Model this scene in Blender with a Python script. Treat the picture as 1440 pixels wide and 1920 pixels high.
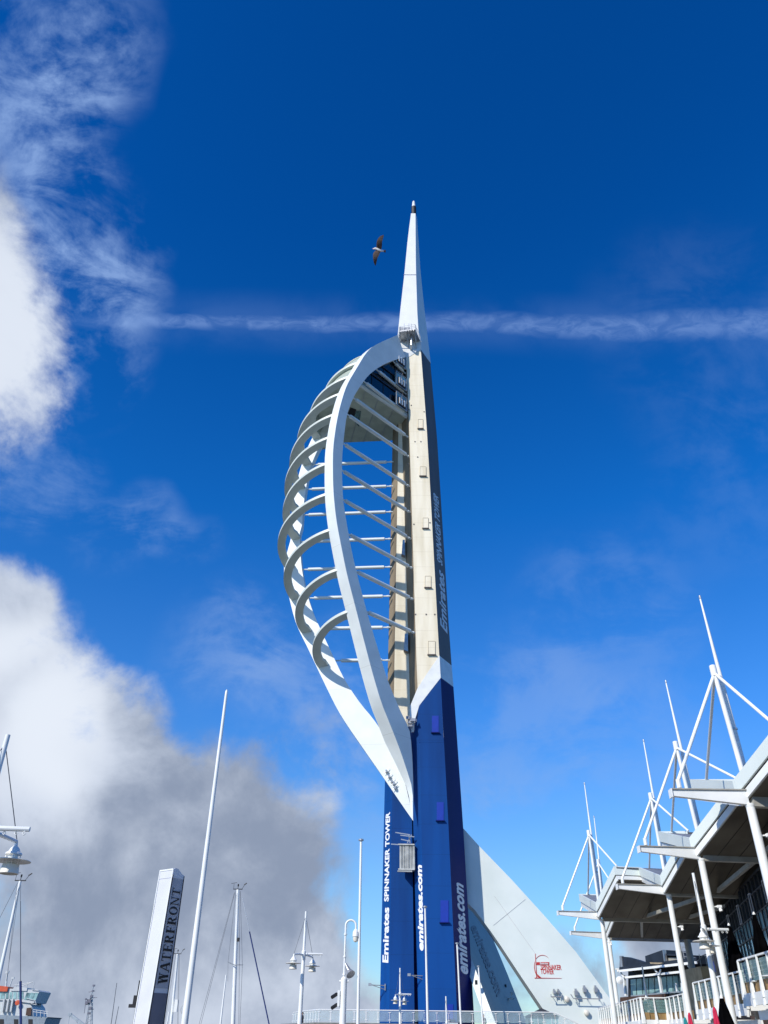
import bpy, bmesh, math, random
from mathutils import Vector as V, Matrix
random.seed(7)
for o in list(bpy.data.objects): bpy.data.objects.remove(o)
SC = bpy.context.scene; COL = SC.collection
R = math.radians
# ------------------------------------------------------------------ camera
F, CX, CY, CZ = 1470.0, 720.0, 960.0, 1.6          # focal length in pixels of the 1440x1920 photograph
up = V((747-CX, CY+1230, F)).normalized()           # vanishing point of the verticals
fw = V((0, 0, 1)); fy = (fw-up*fw.dot(up)).normalized()
rx = V((1, 0, 0)); rx = rx-up*rx.dot(up); rx = (rx-fy*rx.dot(fy)).normalized()
camR = V((rx[0], fy[0], up[0])); camU = V((rx[1], fy[1], up[1])); camF = V((rx[2], fy[2], up[2]))
cd = bpy.data.cameras.new('camera'); cam = bpy.data.objects.new('camera', cd); COL.objects.link(cam)
m = Matrix((camR, camU, -camF)).transposed().to_4x4(); m.translation = V((0, 0, CZ)); cam.matrix_world = m
cd.sensor_fit = 'VERTICAL'; cd.sensor_height = 36; cd.lens = F/1920*36; cd.clip_end = 20000; cd.clip_start = .1
SC.camera = cam
SC.render.resolution_x = 768; SC.render.resolution_y = 1024
def ray(px, py):
    return (camR*(px-CX)+camU*(CY-py)+camF*F)
def PY(px, py, Y):
    r = ray(px, py); return r*(Y/r.y)+V((0, 0, CZ))
def PZ(px, py, Z):
    r = ray(px, py); return r*((Z-CZ)/r.z)+V((0, 0, CZ))
def PP(px, py, p0, n):
    r = ray(px, py); o = V((0, 0, CZ)); return o+r*((V(p0)-o).dot(n)/r.dot(n))
# ------------------------------------------------------------------ sun
SUN_EL, SUN_AZ = 36.0, 48.5      # azimuth measured from -x (left) towards the camera side
SD = V((-math.cos(R(SUN_AZ))*math.cos(R(SUN_EL)), -math.sin(R(SUN_AZ))*math.cos(R(SUN_EL)), math.sin(R(SUN_EL)))).normalized()
sl = bpy.data.lights.new('sun', 'SUN'); sl.energy = 4.7; sl.angle = R(.5); sl.color = (1, .94, .84)
so = bpy.data.objects.new('sun', sl); COL.objects.link(so); so.rotation_euler = (-SD).to_track_quat('-Z', 'Y').to_euler(); so.location = (-60, -50, 90)
SC.view_settings.view_transform = 'Standard'; SC.view_settings.look = 'None'; SC.view_settings.gamma = 1
SC.view_settings.exposure = 0.0; SC.view_settings.use_curve_mapping = False
# ------------------------------------------------------------------ sky (world)
W = bpy.data.worlds.new('World'); SC.world = W; W.use_nodes = True
nt = W.node_tree; N = nt.nodes; L = nt.links; N.clear()
def nd(t, **k):
    n = N.new(t)
    for a, b in k.items(): setattr(n, a, b)
    return n
def mth(op, a, b=None, c=None, clamp=False):
    n = nd('ShaderNodeMath', operation=op, use_clamp=clamp)
    for i, v in enumerate((a, b, c)):
        if v is None: continue
        if isinstance(v, (int, float)): n.inputs[i].default_value = v
        else: L.new(v, n.inputs[i])
    return n.outputs[0]
def mixc(f, a, b, bt='MIX'):
    n = nd('ShaderNodeMix', data_type='RGBA', blend_type=bt)
    for i, v in ((0, f), (6, a), (7, b)):
        if isinstance(v, (int, float)): n.inputs[i].default_value = v
        elif isinstance(v, tuple): n.inputs[i].default_value = (*v, 1)
        else: L.new(v, n.inputs[i])
    return n.outputs[2]
def ss(x, a, b):
    n = nd('ShaderNodeMapRange', interpolation_type='SMOOTHSTEP'); L.new(x, n.inputs[0])
    n.inputs[1].default_value = a; n.inputs[2].default_value = b; return n.outputs[0]
tc = nd('ShaderNodeTexCoord'); D = tc.outputs['Generated']
sky = nd('ShaderNodeTexSky', sky_type='NISHITA'); sky.sun_disc = False; sky.sun_elevation = R(SUN_EL)
sky.sun_rotation = math.atan2(SD.x, SD.y); sky.altitude = 0; sky.air_density = 1.0; sky.dust_density = .1; sky.ozone_density = 2.5
sep = nd('ShaderNodeSeparateXYZ'); L.new(D, sep.inputs[0]); DZ = sep.outputs[2]
# tint of the clear air, by height above the horizon
cr = nd('ShaderNodeValToRGB'); L.new(DZ, cr.inputs[0]); el = cr.color_ramp.elements
SKYTINT = [(0.0, (.70, .95, 1.2)), (.16, (.66, 1.08, 1.50)), (.33, (.36, 1.04, 1.84)), (.55, (.07, .88, 1.86)), (.80, (.012, .66, 1.60)), (1.0, (.01, .58, 1.42))]
el[0].position = 0; el[0].color = (*SKYTINT[0][1], 1); el[1].position = 1; el[1].color = (*SKYTINT[-1][1], 1)
for p_, c_ in SKYTINT[1:-1]:
    e_ = el.new(p_); e_.color = (*c_, 1)
base = mixc(1.0, sky.outputs[0], cr.outputs[0], 'MULTIPLY')
def noise(scale, detail=8, rough=.6, dist=0, vec=None, w=0):
    n = nd('ShaderNodeTexNoise', noise_dimensions='3D'); n.inputs['Scale'].default_value = scale; n.inputs['Detail'].default_value = detail
    n.inputs['Roughness'].default_value = rough; n.inputs['Distortion'].default_value = dist
    mp = nd('ShaderNodeMapping'); mp.inputs['Location'].default_value = (w, w*.7, w*1.3); L.new(vec or D, mp.inputs[0]); L.new(mp.outputs[0], n.inputs['Vector'])
    return n.outputs['Fac'], n.outputs['Color']
_, wc = noise(2.6, 4, .55, w=3.1)
va = nd('ShaderNodeVectorMath', operation='MULTIPLY_ADD'); L.new(wc, va.inputs[0]); va.inputs[1].default_value = (.16, .16, .16); L.new(D, va.inputs[2])
vb = nd('ShaderNodeVectorMath', operation='SUBTRACT'); L.new(va.outputs[0], vb.inputs[0]); vb.inputs[1].default_value = (.08, .08, .08)
vn = nd('ShaderNodeVectorMath', operation='NORMALIZE'); L.new(vb.outputs[0], vn.inputs[0]); DW = vn.outputs[0]
def blob(px, py, r_px, wt, vec=None):
    c = ray(px, py).normalized(); r0 = math.atan(r_px/F)*.83
    d = nd('ShaderNodeVectorMath', operation='DOT_PRODUCT'); L.new(vec or DW, d.inputs[0]); d.inputs[1].default_value = c
    n = nd('ShaderNodeMapRange', interpolation_type='SMOOTHSTEP'); L.new(d.outputs['Value'], n.inputs[0])
    n.inputs[1].default_value = math.cos(r0); n.inputs[2].default_value = math.cos(r0*.15); n.inputs[3].default_value = 0; n.inputs[4].default_value = wt
    return n.outputs[0]
def blobs(lst, vec=None):
    o = None
    for b in lst:
        v = blob(*b, vec=vec); o = v if o is None else mth('ADD', o, v)
    return o
nA, _ = noise(5.5, 10, .60, .25, w=1.7); nB, _ = noise(2.2, 8, .58, .4, w=8.2); nC, _ = noise(16, 8, .62, .3, w=5.5)
# heavy cloud: big one at the left edge and the bank low on the left, a low one at the right
heavy = blobs([(-210, 560, 350, .95), (-70, 740, 240, .48), (-150, 330, 220, .55), (-30, 620, 200, .40), (60, 520, 170, .22), (70, 700, 150, .25),
               (0, 1130, 130, .75), (-60, 1300, 300, 1.2), (120, 1450, 260, 1.1), (300, 1600, 280, 1.1), (150, 1750, 380, 1.3), (440, 1780, 260, 1.1),
               (480, 1560, 190, .55), (560, 1880, 190, .9), (620, 1960, 200, .6), (1010, 1840, 150, .55), (1180, 1830, 190, .85), (1350, 1860, 260, .9), (250, 1340, 110, .45), (580, 1450, 200, .40), (600, 1700, 150, .4)])
nL, _ = noise(5.5, 10, .60, .25, w=1.7)          # the same field a little towards the sun, for relief light on the billows
for nn_ in N:
    if nn_.type == 'MAPPING' and nn_.outputs[0].links and nL.node == nn_.outputs[0].links[0].to_node: nn_.inputs['Location'].default_value = (1.7-.018, 1.19-.006, 2.21+.026)
relief = mth('SUBTRACT', nL, nA)
pres = mth('MINIMUM', mth('MULTIPLY', heavy, 1.6), 1.0)
hv = mth('ADD', mth('SUBTRACT', heavy, .50), mth('MULTIPLY', mth('MULTIPLY', mth('SUBTRACT', nA, .5), 3.2), pres))
hv = mth('ADD', hv, mth('MULTIPLY', mth('MULTIPLY', mth('SUBTRACT', nC, .5), 1.5), pres)); hden = ss(hv, -.28, .80)
# thin wisps
wisp = blobs([(90, 560, 190, .45), (30, 880, 170, .5), (140, 640, 170, .55), (60, 20, 260, .65), (200, 110, 130, .75), (110, 200, 170, .35), (140, 400, 190, .65), (170, 530, 150, .55), (60, 300, 200, .45), (250, 960, 110, .40), (330, 1010, 90, .25),
              (180, 1000, 120, .25), (1330, 640, 300, .12), (1130, 1180, 260, .28), (950, 1380, 260, .42), (1380, 900, 260, .12), (600, 1330, 240, .55), (640, 1500, 170, .45), (420, 1230, 150, .3), (420, 1230, 200, .25), (1200, 1420, 200, .25), (850, 1600, 200, .35)])
vs = nd('ShaderNodeMapping'); vs.inputs['Scale'].default_value = (3.2, 7.0, 8.5); vs.inputs['Rotation'].default_value = (0, .35, 0); L.new(DW, vs.inputs[0])
nW, _ = noise(1.5, 9, .62, .5, vec=vs.outputs[0]); 
nwv = mth('ADD', nW, mth('MULTIPLY', mth('SUBTRACT', nA, .5), .9)); nwv = mth('ADD', nwv, mth('MULTIPLY', mth('SUBTRACT', nC, .5), .5)); wden = mth('MULTIPLY', mth('MINIMUM', mth('MULTIPLY', wisp, ss(nwv, .36, .74)), 1.0), .75)
# old contrail, a straight band across the sky
ca, cb = ray(120, 603).normalized(), ray(1440, 612).normalized(); cn = ca.cross(cb).normalized()
dd = nd('ShaderNodeVectorMath', operation='DOT_PRODUCT'); L.new(D, dd.inputs[0]); dd.inputs[1].default_value = cn
vt = nd('ShaderNodeMapping'); vt.inputs['Scale'].default_value = (1, 2.2, 2.6); L.new(D, vt.inputs[0])
nT, _ = noise(27, 7, .62, .8, vec=vt.outputs[0], w=2.0); nT2, _ = noise(5, 3, .5, 0, w=4.4)
ddn = mth('ADD', dd.outputs['Value'], mth('MULTIPLY', mth('SUBTRACT', nT2, .5), .018))
sx = sep.outputs[0]
wid = mth('ADD', .013, mth('MULTIPLY', mth('MAXIMUM', mth('ADD', sx, .15), 0), .022))
tb = mth('SUBTRACT', 1.0, mth('DIVIDE', mth('ABSOLUTE', ddn), wid), clamp=True)
side = ss(sx, -.40, -.28)
tden = mth('MULTIPLY', mth('MULTIPLY', mth('MULTIPLY', ss(tb, 0, .9), mth('ADD', .40, mth('MULTIPLY', ss(nT, .34, .66), .60))), .46), side)
tb2 = mth('MULTIPLY', ss(mth('SUBTRACT', 1.0, mth('DIVIDE', mth('ABSOLUTE', ddn), .045), clamp=True), 0, 1), mth('MULTIPLY', ss(nA, .35, .7), .13))
# cloud shading: lit tops and grey bellies
dark = blobs([(560, 1500, 190, .45), (430, 1440, 190, .55), (290, 1470, 150, .35), (430, 1690, 200, .55), (260, 1700, 170, .45), (120, 1720, 200, .45), (600, 1680, 180, .5), (20, 1700, 180, .35), (1150, 1800, 260, .75), (1380, 1850, 200, .7), (60, 1860, 200, .2), (520, 1560, 120, .2)])
lit = blobs([(-60, 600, 300, .8), (40, 1330, 240, .75), (150, 1400, 160, .35), (0, 1160, 160, .3), (30, 1580, 170, .30), (190, 1560, 170, .30), (320, 1580, 130, .22), (560, 1870, 140, .25), (250, 1860, 260, .25)])
dk = mth('ADD', mth('SUBTRACT', mth('MULTIPLY', dark, .85), mth('MULTIPLY', lit, .8)), mth('MULTIPLY', mth('SUBTRACT', nB, .5), 1.8)); dk = mth('ADD', dk, mth('MULTIPLY', mth('SUBTRACT', nA, .5), 2.2)); dk = mth('ADD', dk, mth('MULTIPLY', mth('SUBTRACT', nC, .5), .7)); dk = mth('ADD', dk, mth('MULTIPLY', relief, 5.0)); dkf = ss(dk, -1.0, 1.35)
SK = .10
def k(*c): return tuple(x/SK for x in c)
ccol = mixc(dkf, k(.64, .71, .84), k(.27, .33, .455))
ccol = mixc(ss(lit, .35, 1.1), ccol, k(.80, .86, .96))
wcol = k(.29, .45, .80)
c1 = mixc(wden, base, wcol); c1 = mixc(mth('MAXIMUM', tden, tb2), c1, k(.26, .42, .80)); c1 = mixc(hden, c1, ccol)
bg = nd('ShaderNodeBackground'); L.new(c1, bg.inputs[0]); bg.inputs[1].default_value = SK
wo = nd('ShaderNodeOutputWorld'); L.new(bg.outputs[0], wo.inputs[0])
# ------------------------------------------------------------------ materials
def mat(name, col, rough=.5, metal=0, var=.06, vscale=1.5, bump=0, bscale=8, col2=None, transp=0, streak=False, spec=.5, lines=None):
    M = bpy.data.materials.new(name); M.use_nodes = True; t = M.node_tree; b = t.nodes['Principled BSDF']
    b.inputs['Roughness'].default_value = rough; b.inputs['Metallic'].default_value = metal; b.inputs['Specular IOR Level'].default_value = spec
    tcn = t.nodes.new('ShaderNodeTexCoord'); mp = t.nodes.new('ShaderNodeMapping'); t.links.new(tcn.outputs['Object'], mp.inputs[0])
    if streak: mp.inputs['Scale'].default_value = (1, 1, .12)
    n = t.nodes.new('ShaderNodeTexNoise'); n.inputs['Scale'].default_value = vscale; n.inputs['Detail'].default_value = 6; t.links.new(mp.outputs[0], n.inputs['Vector'])
    c2 = col2 or tuple(max(0, c*(1-var*3)) for c in col); c1_ = tuple(min(1, c*(1+var)) for c in col)
    r_ = t.nodes.new('ShaderNodeValToRGB'); r_.color_ramp.elements[0].position = .33; r_.color_ramp.elements[1].position = .62
    r_.color_ramp.elements[0].color = (*c2, 1); r_.color_ramp.elements[1].color = (*c1_, 1); t.links.new(n.outputs['Fac'], r_.inputs[0])
    out = r_.outputs[0]
    if lines:      # thin joint lines every `lines` metres of height
        s = t.nodes.new('ShaderNodeSeparateXYZ'); t.links.new(tcn.outputs['Object'], s.inputs[0])
        a = t.nodes.new('ShaderNodeMath'); a.operation = 'PINGPONG'; a.inputs[1].default_value = lines/2; t.links.new(s.outputs[2], a.inputs[0])
        g = t.nodes.new('ShaderNodeMath'); g.operation = 'LESS_THAN'; g.inputs[1].default_value = .025; t.links.new(a.outputs[0], g.inputs[0])
        mx = t.nodes.new('ShaderNodeMix'); mx.data_type = 'RGBA'; mx.blend_type = 'MULTIPLY'; mx.inputs[7].default_value = (.8, .78, .75, 1)
        t.links.new(g.outputs[0], mx.inputs[0]); t.links.new(out, mx.inputs[6]); out = mx.outputs[2]
    t.links.new(out, b.inputs['Base Color'])
    if bump:
        n2 = t.nodes.new('ShaderNodeTexNoise'); n2.inputs['Scale'].default_value = bscale; n2.inputs['Detail'].default_value = 5; t.links.new(tcn.outputs['Object'], n2.inputs['Vector'])
        bm_ = t.nodes.new('ShaderNodeBump'); bm_.inputs['Strength'].default_value = bump; bm_.inputs['Distance'].default_value = .03; t.links.new(n2.outputs['Fac'], bm_.inputs['Height']); t.links.new(bm_.outputs[0], b.inputs['Normal'])
    if transp:
        b.inputs['Alpha'].default_value = 1-transp
    return M
M = {}
M['white'] = mat('white_paint', (.80, .81, .79), .38, var=.03, vscale=.8, col2=(.70, .72, .70))
M['spirew'] = mat('clean_white_paint', (.86, .86, .84), .45, var=.01, vscale=.4, col2=(.82, .82, .80))
M['rib'] = mat('white_steel_paint', (.76, .80, .78), .42, var=.02, vscale=.35, col2=(.70, .74, .72), bump=.05, bscale=2, lines=9.0)
M['bow'] = mat('grey_white_steel', (.55, .60, .55), .45, var=.02, vscale=.5)
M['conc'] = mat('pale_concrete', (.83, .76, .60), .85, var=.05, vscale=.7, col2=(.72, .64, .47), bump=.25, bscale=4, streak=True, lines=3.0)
M['conc_shade'] = mat('brown_shade_concrete', (.22, .175, .115), .9, var=.05, vscale=.6, col2=(.15, .118, .078), bump=.25, bscale=4, streak=True, lines=3.0)  # the pale concrete again, with the shade on its side faces painted in brown
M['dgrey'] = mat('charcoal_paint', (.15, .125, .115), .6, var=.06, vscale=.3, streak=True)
M['blue'] = mat('royal_blue_paint', (.001, .058, .25), .6, spec=.2, var=.05, vscale=.3, col2=(.001, .040, .18), streak=True, bump=.08, bscale=1.5, lines=4.0)
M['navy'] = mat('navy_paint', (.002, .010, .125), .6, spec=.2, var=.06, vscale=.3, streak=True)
M['hatchblue'] = mat('bright_blue_hatch', (.003, .032, .34), .5, var=.03)
M['fin'] = mat('pale_green_white_paint', (.70, .75, .71), .5, var=.015, vscale=.25, col2=(.64, .70, .66))
M['teal'] = mat('slate_teal_shade', (.13, .17, .17), .5, var=.05, vscale=.4)
M['deck'] = mat('deck_soffit', (.46, .50, .40), .6, var=.05, vscale=.6)
M['skin'] = mat('deck_glazing', (.42, .47, .40), .35, var=.05, vscale=.5)
M['glass'] = mat('dark_glass', (.010, .022, .030), .08, var=.2, vscale=.3, spec=.8)
M['tglass'] = mat('teal_reflection_glass', (.26, .42, .42), .12, var=.3, vscale=.45, col2=(.05, .10, .12), spec=.8)  # light teal base puts the sky's reflection into the window colour
M['black'] = mat('black', (.012, .012, .014), .6)
M['steel'] = mat('galvanised_steel', (.45, .46, .47), .4, .6)
M['cable'] = mat('rigging_cable', (.10, .11, .13), .5, .3)
M['lettw'] = mat('white_lettering', (.80, .82, .83), .5, var=.01)
M['lettg'] = mat('silver_grey_lettering', (.80, .82, .84), .5, var=.01)
M['lettp'] = mat('plum_lettering', (.02, .004, .02), .5, var=.01)
M['red'] = mat('red_paint', (.50, .03, .025), .5, var=.02)
M['soffit'] = mat('brown_soffit', (.14, .12, .09), .8, var=.08, vscale=.5, col2=(.085, .07, .05))
M['sbeam'] = mat('grey_beam', (.36, .35, .31), .7)
M['slate'] = mat('slate_roof', (.20, .21, .23), .6, var=.1, vscale=2)
M['sand'] = mat('buff_stone', (.36, .29, .19), .85, var=.1, vscale=1.5, bump=.2)
M['wood'] = mat('varnished_timber', (.30, .19, .075), .6, var=.15, vscale=3, streak=True)
M['brown'] = mat('dark_timber', (.07, .035, .022), .7, var=.15, vscale=2)
M['pglass'] = mat('balustrade_glass', (.16, .30, .30), .1, var=.1, transp=.5, spec=.6)
M['cglass'] = mat('clear_glass', (.45, .58, .62), .08, var=.05, transp=.72, spec=.5)
M['fabk'] = mat('black_fabric', (.0025, .0025, .003), 1.0, var=.2, spec=0)
M['fabr'] = mat('crimson_fabric', (.48, .012, .055), .85, var=.1)
M['fabt'] = mat('teal_fabric', (.01, .20, .22), .85, var=.1)
M['sail'] = mat('blue_sailcloth', (.01, .03, .14), .8)
M['cage'] = mat('galvanised_cage', (.50, .51, .48), .6, var=.1, vscale=1)
M['cream'] = mat('cream_enamel', (.74, .70, .60), .35, var=.05)
M['sign'] = mat('sign_white', (.64, .65, .69), .4, var=.02)
M['signg'] = mat('sign_grey', (.42, .42, .45), .5, var=.04)
M['signd'] = mat('sign_slate', (.16, .16, .20), .5, var=.04)
M['orange'] = mat('orange_red_funnel', (.60, .09, .03), .5)
M['shipw'] = mat('ship_white', (.55, .57, .57), .5, var=.04)
M['shipb'] = mat('ship_hull_blue', (.24, .29, .33), .5)
M['pave'] = mat('paving_stone', (.20, .19, .17), .9, var=.1, vscale=2, bump=.3)
M['sea'] = mat('sea_water', (.03, .06, .07), .1, var=.1, vscale=.1, bump=.5, bscale=.8)
M['darkroof'] = mat('dark_metal_roof', (.018, .024, .036), .5, var=.1)
M['fea'] = mat('feather_white', (.70, .68, .66), .8, var=.04, vscale=9)
M['feb'] = mat('feather_brown', (.085, .055, .045), .8, var=.2, vscale=18, col2=(.04, .025, .022))
M['cloth'] = mat('dark_clothing', (.02, .02, .03), .9); M['skinp'] = mat('skin', (.45, .28, .20), .6); M['hair'] = mat('hair', (.03, .02, .015), .9)
M['lampglass'] = mat('lamp_glass', (.30, .28, .16), .2, var=.05)
# ------------------------------------------------------------------ mesh helpers
ORG = {}
class MB:
    def __init__(s): s.v = []; s.f = []; s.mi = []
    def add(s, vs, fs, mi=0):
        b = len(s.v); s.v += [V(x) for x in vs]; s.f += [tuple(b+i for i in f) for f in fs]; s.mi += [mi]*len(fs); return s
    def tube(s, a, b, r0, r1=None, n=10, mi=0):
        return s.path([V(a), V(b)], [r0, r0 if r1 is None else r1], n, mi)
    def path(s, pts, rs, n=10, mi=0):
        pts = [V(p) for p in pts]
        if isinstance(rs, (int, float)): rs = [rs]*len(pts)
        vs = []; fs = []; ref = None
        for i, p in enumerate(pts):
            t = (pts[min(i+1, len(pts)-1)]-pts[max(i-1, 0)]).normalized()
            if ref is None: ref = t.orthogonal().normalized()
            ref = (ref-t*ref.dot(t)).normalized(); q = t.cross(ref)
            vs += [p+(ref*math.cos(6.28318*j/n)+q*math.sin(6.28318*j/n))*rs[i] for j in range(n)]
        for i in range(len(pts)-1):
            fs += [(i*n+j, i*n+(j+1) % n, (i+1)*n+(j+1) % n, (i+1)*n+j) for j in range(n)]
        fs += [tuple(range(n-1, -1, -1)), tuple((len(pts)-1)*n+j for j in range(n))]
        return s.add(vs, fs, mi)
    def box(s, c, d, ax=None, mi=0):
        c = V(c); X, Y, Z = ax or (V((1, 0, 0)), V((0, 1, 0)), V((0, 0, 1)))
        X = V(X).normalized()*d[0]/2; Y = V(Y).normalized()*d[1]/2; Z = V(Z).normalized()*d[2]/2
        vs = [c+X*i+Y*j+Z*k_ for i in (-1, 1) for j in (-1, 1) for k_ in (-1, 1)]
        return s.add(vs, [(0, 1, 3, 2), (4, 6, 7, 5), (0, 4, 5, 1), (2, 3, 7, 6), (0, 2, 6, 4), (1, 5, 7, 3)], mi)
    def bar(s, a, b, w, h, upv=(0, 0, 1), mi=0):
        a, b = V(a), V(b); X = (b-a); l = X.length; X.normalize(); Yv = V(upv).cross(X).normalized(); Zv = X.cross(Yv)
        return s.box((a+b)/2, (l, w, h), (X, Yv, Zv), mi)
    def prism(s, poly, ext, mi=0):
        n = len(poly); e = V(ext); vs = [V(p) for p in poly]+[V(p)+e for p in poly]
        return s.add(vs, [tuple(range(n)), tuple(range(2*n-1, n-1, -1))]+[(i, i+n, (i+1) % n+n, (i+1) % n) for i in range(n)], mi)
    def lathe(s, c, prof, n=16, mi=0, ax=None):
        c = V(c); X, Y, Z = [V(a) for a in (ax or ((1, 0, 0), (0, 1, 0), (0, 0, 1)))]; vs = []
        for r_, z_ in prof: vs += [c+(X*math.cos(6.28318*j/n)+Y*math.sin(6.28318*j/n))*r_+Z*z_ for j in range(n)]
        fs = []
        for i in range(len(prof)-1): fs += [(i*n+j, i*n+(j+1) % n, (i+1)*n+(j+1) % n, (i+1)*n+j) for j in range(n)]
        fs += [tuple(range(n-1, -1, -1)), tuple((len(prof)-1)*n+j for j in range(n))]
        return s.add(vs, fs, mi)
    def loft(s, rings, mi=0, caps=True, cl=True):
        n = len(rings[0]); vs = [V(p) for r_ in rings for p in r_]; fs = []
        for i in range(len(rings)-1):
            for j in range(n if cl else n-1): fs.append((i*n+j, i*n+(j+1) % n, (i+1)*n+(j+1) % n, (i+1)*n+j))
        if caps: fs += [tuple(range(n-1, -1, -1)), tuple((len(rings)-1)*n+j for j in range(n))]
        return s.add(vs, fs, mi)
    def build(s, name, mats, parent=None, smooth=True, bevel=0):
        o0 = V(ORG.get(parent.name, (0, 0, 0))) if parent else V((0, 0, 0))
        me = bpy.data.meshes.new(name); me.from_pydata([tuple(v-o0) for v in s.v], [], s.f)
        mats = mats if isinstance(mats, (list, tuple)) else [mats]
        for m_ in mats: me.materials.append(M[m_])
        me.polygons.foreach_set('material_index', s.mi)
        bm = bmesh.new(); bm.from_mesh(me); bmesh.ops.recalc_face_normals(bm, faces=bm.faces)
        if bevel: bmesh.ops.bevel(bm, geom=[e for e in bm.edges if e.is_manifold and e.calc_face_angle(0) > .5], offset=bevel, segments=1, affect='EDGES')
        bm.to_mesh(me); bm.free()
        if smooth:
            me.polygons.foreach_set('use_smooth', [True]*len(me.polygons)); me.set_sharp_from_angle(angle=R(32))
        o = bpy.data.objects.new(name, me); COL.objects.link(o)
        if parent: o.parent = parent
        ORG[o.name] = tuple(o0); return o
def tag(o, label, cat, group=None):
    o['label'] = label; o['category'] = cat
    if group: o['group'] = group
    return o
def thing(name, loc, label, cat, group=None):
    o = bpy.data.objects.new(name, None); COL.objects.link(o); o.location = loc; o.empty_display_size = .3; ORG[o.name] = tuple(loc); return tag(o, label, cat, group)
def dup(root, loc, label, scale=1, rz=0):
    r = root.copy(); COL.objects.link(r); r.location = loc; r['label'] = label; r.scale = (scale,)*3; r.rotation_euler = (0, 0, rz)
    for ch in list(root.children):
        c = ch.copy(); COL.objects.link(c); c.parent = r
        for g in ch.children:
            d = g.copy(); COL.objects.link(d); d.parent = c
    return r
def struct(o): o['kind'] = 'structure'; return o
def crv(pts, n):           # resample a polyline of (a, b) with Catmull-Rom smoothing
    P = [V((*p, 0)) if len(p) == 2 else V(p) for p in pts]; out = []
    segs = [(P[i+1]-P[i]).length for i in range(len(P)-1)]; T = sum(segs)
    for k_ in range(n):
        d = T*k_/(n-1); i = 0
        while i < len(segs)-1 and d > segs[i]: d -= segs[i]; i += 1
        t = min(1, d/segs[i]); p0, p1, p2, p3 = P[max(i-1, 0)], P[i], P[i+1], P[min(i+2, len(P)-1)]
        c = .5*((2*p1)+(p2-p0)*t+(2*p0-5*p1+4*p2-p3)*t*t+(3*p1-p0-3*p2+p3)*t**3)
        out.append(p1.lerp(p2, t).lerp(c, .8))
    return out
def text_mesh(body, shear=0, bold=0):
    cu = bpy.data.curves.new('t', 'FONT'); cu.body = body; cu.shear = shear; cu.offset = bold; cu.resolution_u = 3; cu.extrude = .01
    ob = bpy.data.objects.new('t', cu); COL.objects.link(ob); bpy.context.view_layer.update()
    me = bpy.data.meshes.new_from_object(ob.evaluated_get(bpy.context.evaluated_depsgraph_get()))
    vs = [v.co.copy() for v in me.vertices]; fs = [tuple(p.vertices) for p in me.polygons]
    bpy.data.objects.remove(ob); bpy.data.curves.remove(cu); bpy.data.meshes.remove(me); return vs, fs
def text(name, body, a, b, h, m_, parent, nrm, shear=0, bold=0, th=.03, upv=None):
    """letters with their baseline running from a to b, h tall (unit cap height), standing on a face with outward normal nrm"""
    vs, fs = text_mesh(body, shear, bold); x0 = min(v.x for v in vs); x1 = max(v.x for v in vs)
    a, b = V(a), V(b); X = (b-a)/(x1-x0); nrm = V(nrm).normalized(); Yv = nrm.cross((b-a).normalized()).normalized()*h/.73
    if upv: Yv = V(upv)*h/.73
    mb = MB(); mb.add([a+X*(v.x-x0)+Yv*v.y+nrm*(th if v.z > 0 else -.01) for v in vs], fs); return mb.build(name, m_, parent, smooth=False)
# ================================================================== THE TOWER
def edge(lst):
    def f(y):
        if y <= lst[0][1]: a, b = lst[0], lst[1]
        elif y >= lst[-1][1]: a, b = lst[-2], lst[-1]
        else:
            for a, b in zip(lst, lst[1:]):
                if a[1] <= y <= b[1]: break
        return a[0]+(b[0]-a[0])*(y-a[1])/(b[1]-a[1])
    return f
def at(e, Y, z):           # the point of traced edge e that lies in plane y=Y at height z
    lo, hi = 300.0, 2050.0
    for _ in range(40):
        m_ = (lo+hi)/2
        if PY(e(m_), m_, Y).z > z: lo = m_
        else: hi = m_
    return PY(e(lo), lo, Y)
def zof(px, py, Y=117): return PY(px, py, Y).z
TW = thing('observation_tower', (5.0, 119.0, 2.9), 'tall white, concrete and blue tower with a curved open sail frame and a needle spire', 'tower')
eB = edge([(789, 656), (801.4, 820), (823.6, 1229), (826, 1272), (841, 1550), (856.5, 1890)])
eC = edge([(804.7, 656), (819.4, 820), (845, 1229), (849, 1270), (868.6, 1550), (888, 1890)])
eP1 = edge([(761, 656), (768, 820), (780.6, 1229), (783, 1290), (788, 1400), (790, 1550), (797, 1890)])
eP0 = edge([(748, 656), (754, 820), (768, 1290), (770, 1380), (775, 1550), (784, 1890)])
eL0 = edge([(741, 660), (736, 820), (728, 1229), (721, 1490), (712, 1890)])
eL1 = edge([(747, 700), (747, 820), (740, 1229), (735, 1500), (730, 1890)])
eL2 = edge([(751, 700), (758, 830), (770, 1229), (771, 1345), (772, 1500), (777, 1890)])
zt, zd, zw, zb = zof(789, 655), zof(823.6, 1229), zof(826, 1270), zof(832, 1384)
def shaft(levels, ringf, mf, name):
    mb = MB(); rs = [ringf(z) for z in levels]; n = len(rs[0])
    vs = [p for r_ in rs for p in r_]; mb.v = [V(p) for p in vs]
    for i in range(len(rs)-1):
        for j in range(n): mb.f.append((i*n+j, i*n+(j+1) % n, (i+1)*n+(j+1) % n, (i+1)*n+j)); mb.mi.append(mf((levels[i]+levels[i+1])/2, j))
    mb.f += [tuple(range(n)), tuple((len(rs)-1)*n+j for j in range(n))]; mb.mi += [mf(levels[0]+.01, 0), mf(levels[-1]-.01, 1)]
    return mb.build(name, ['conc', 'conc_shade', 'dgrey', 'white', 'blue', 'navy'], TW, smooth=False)
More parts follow.
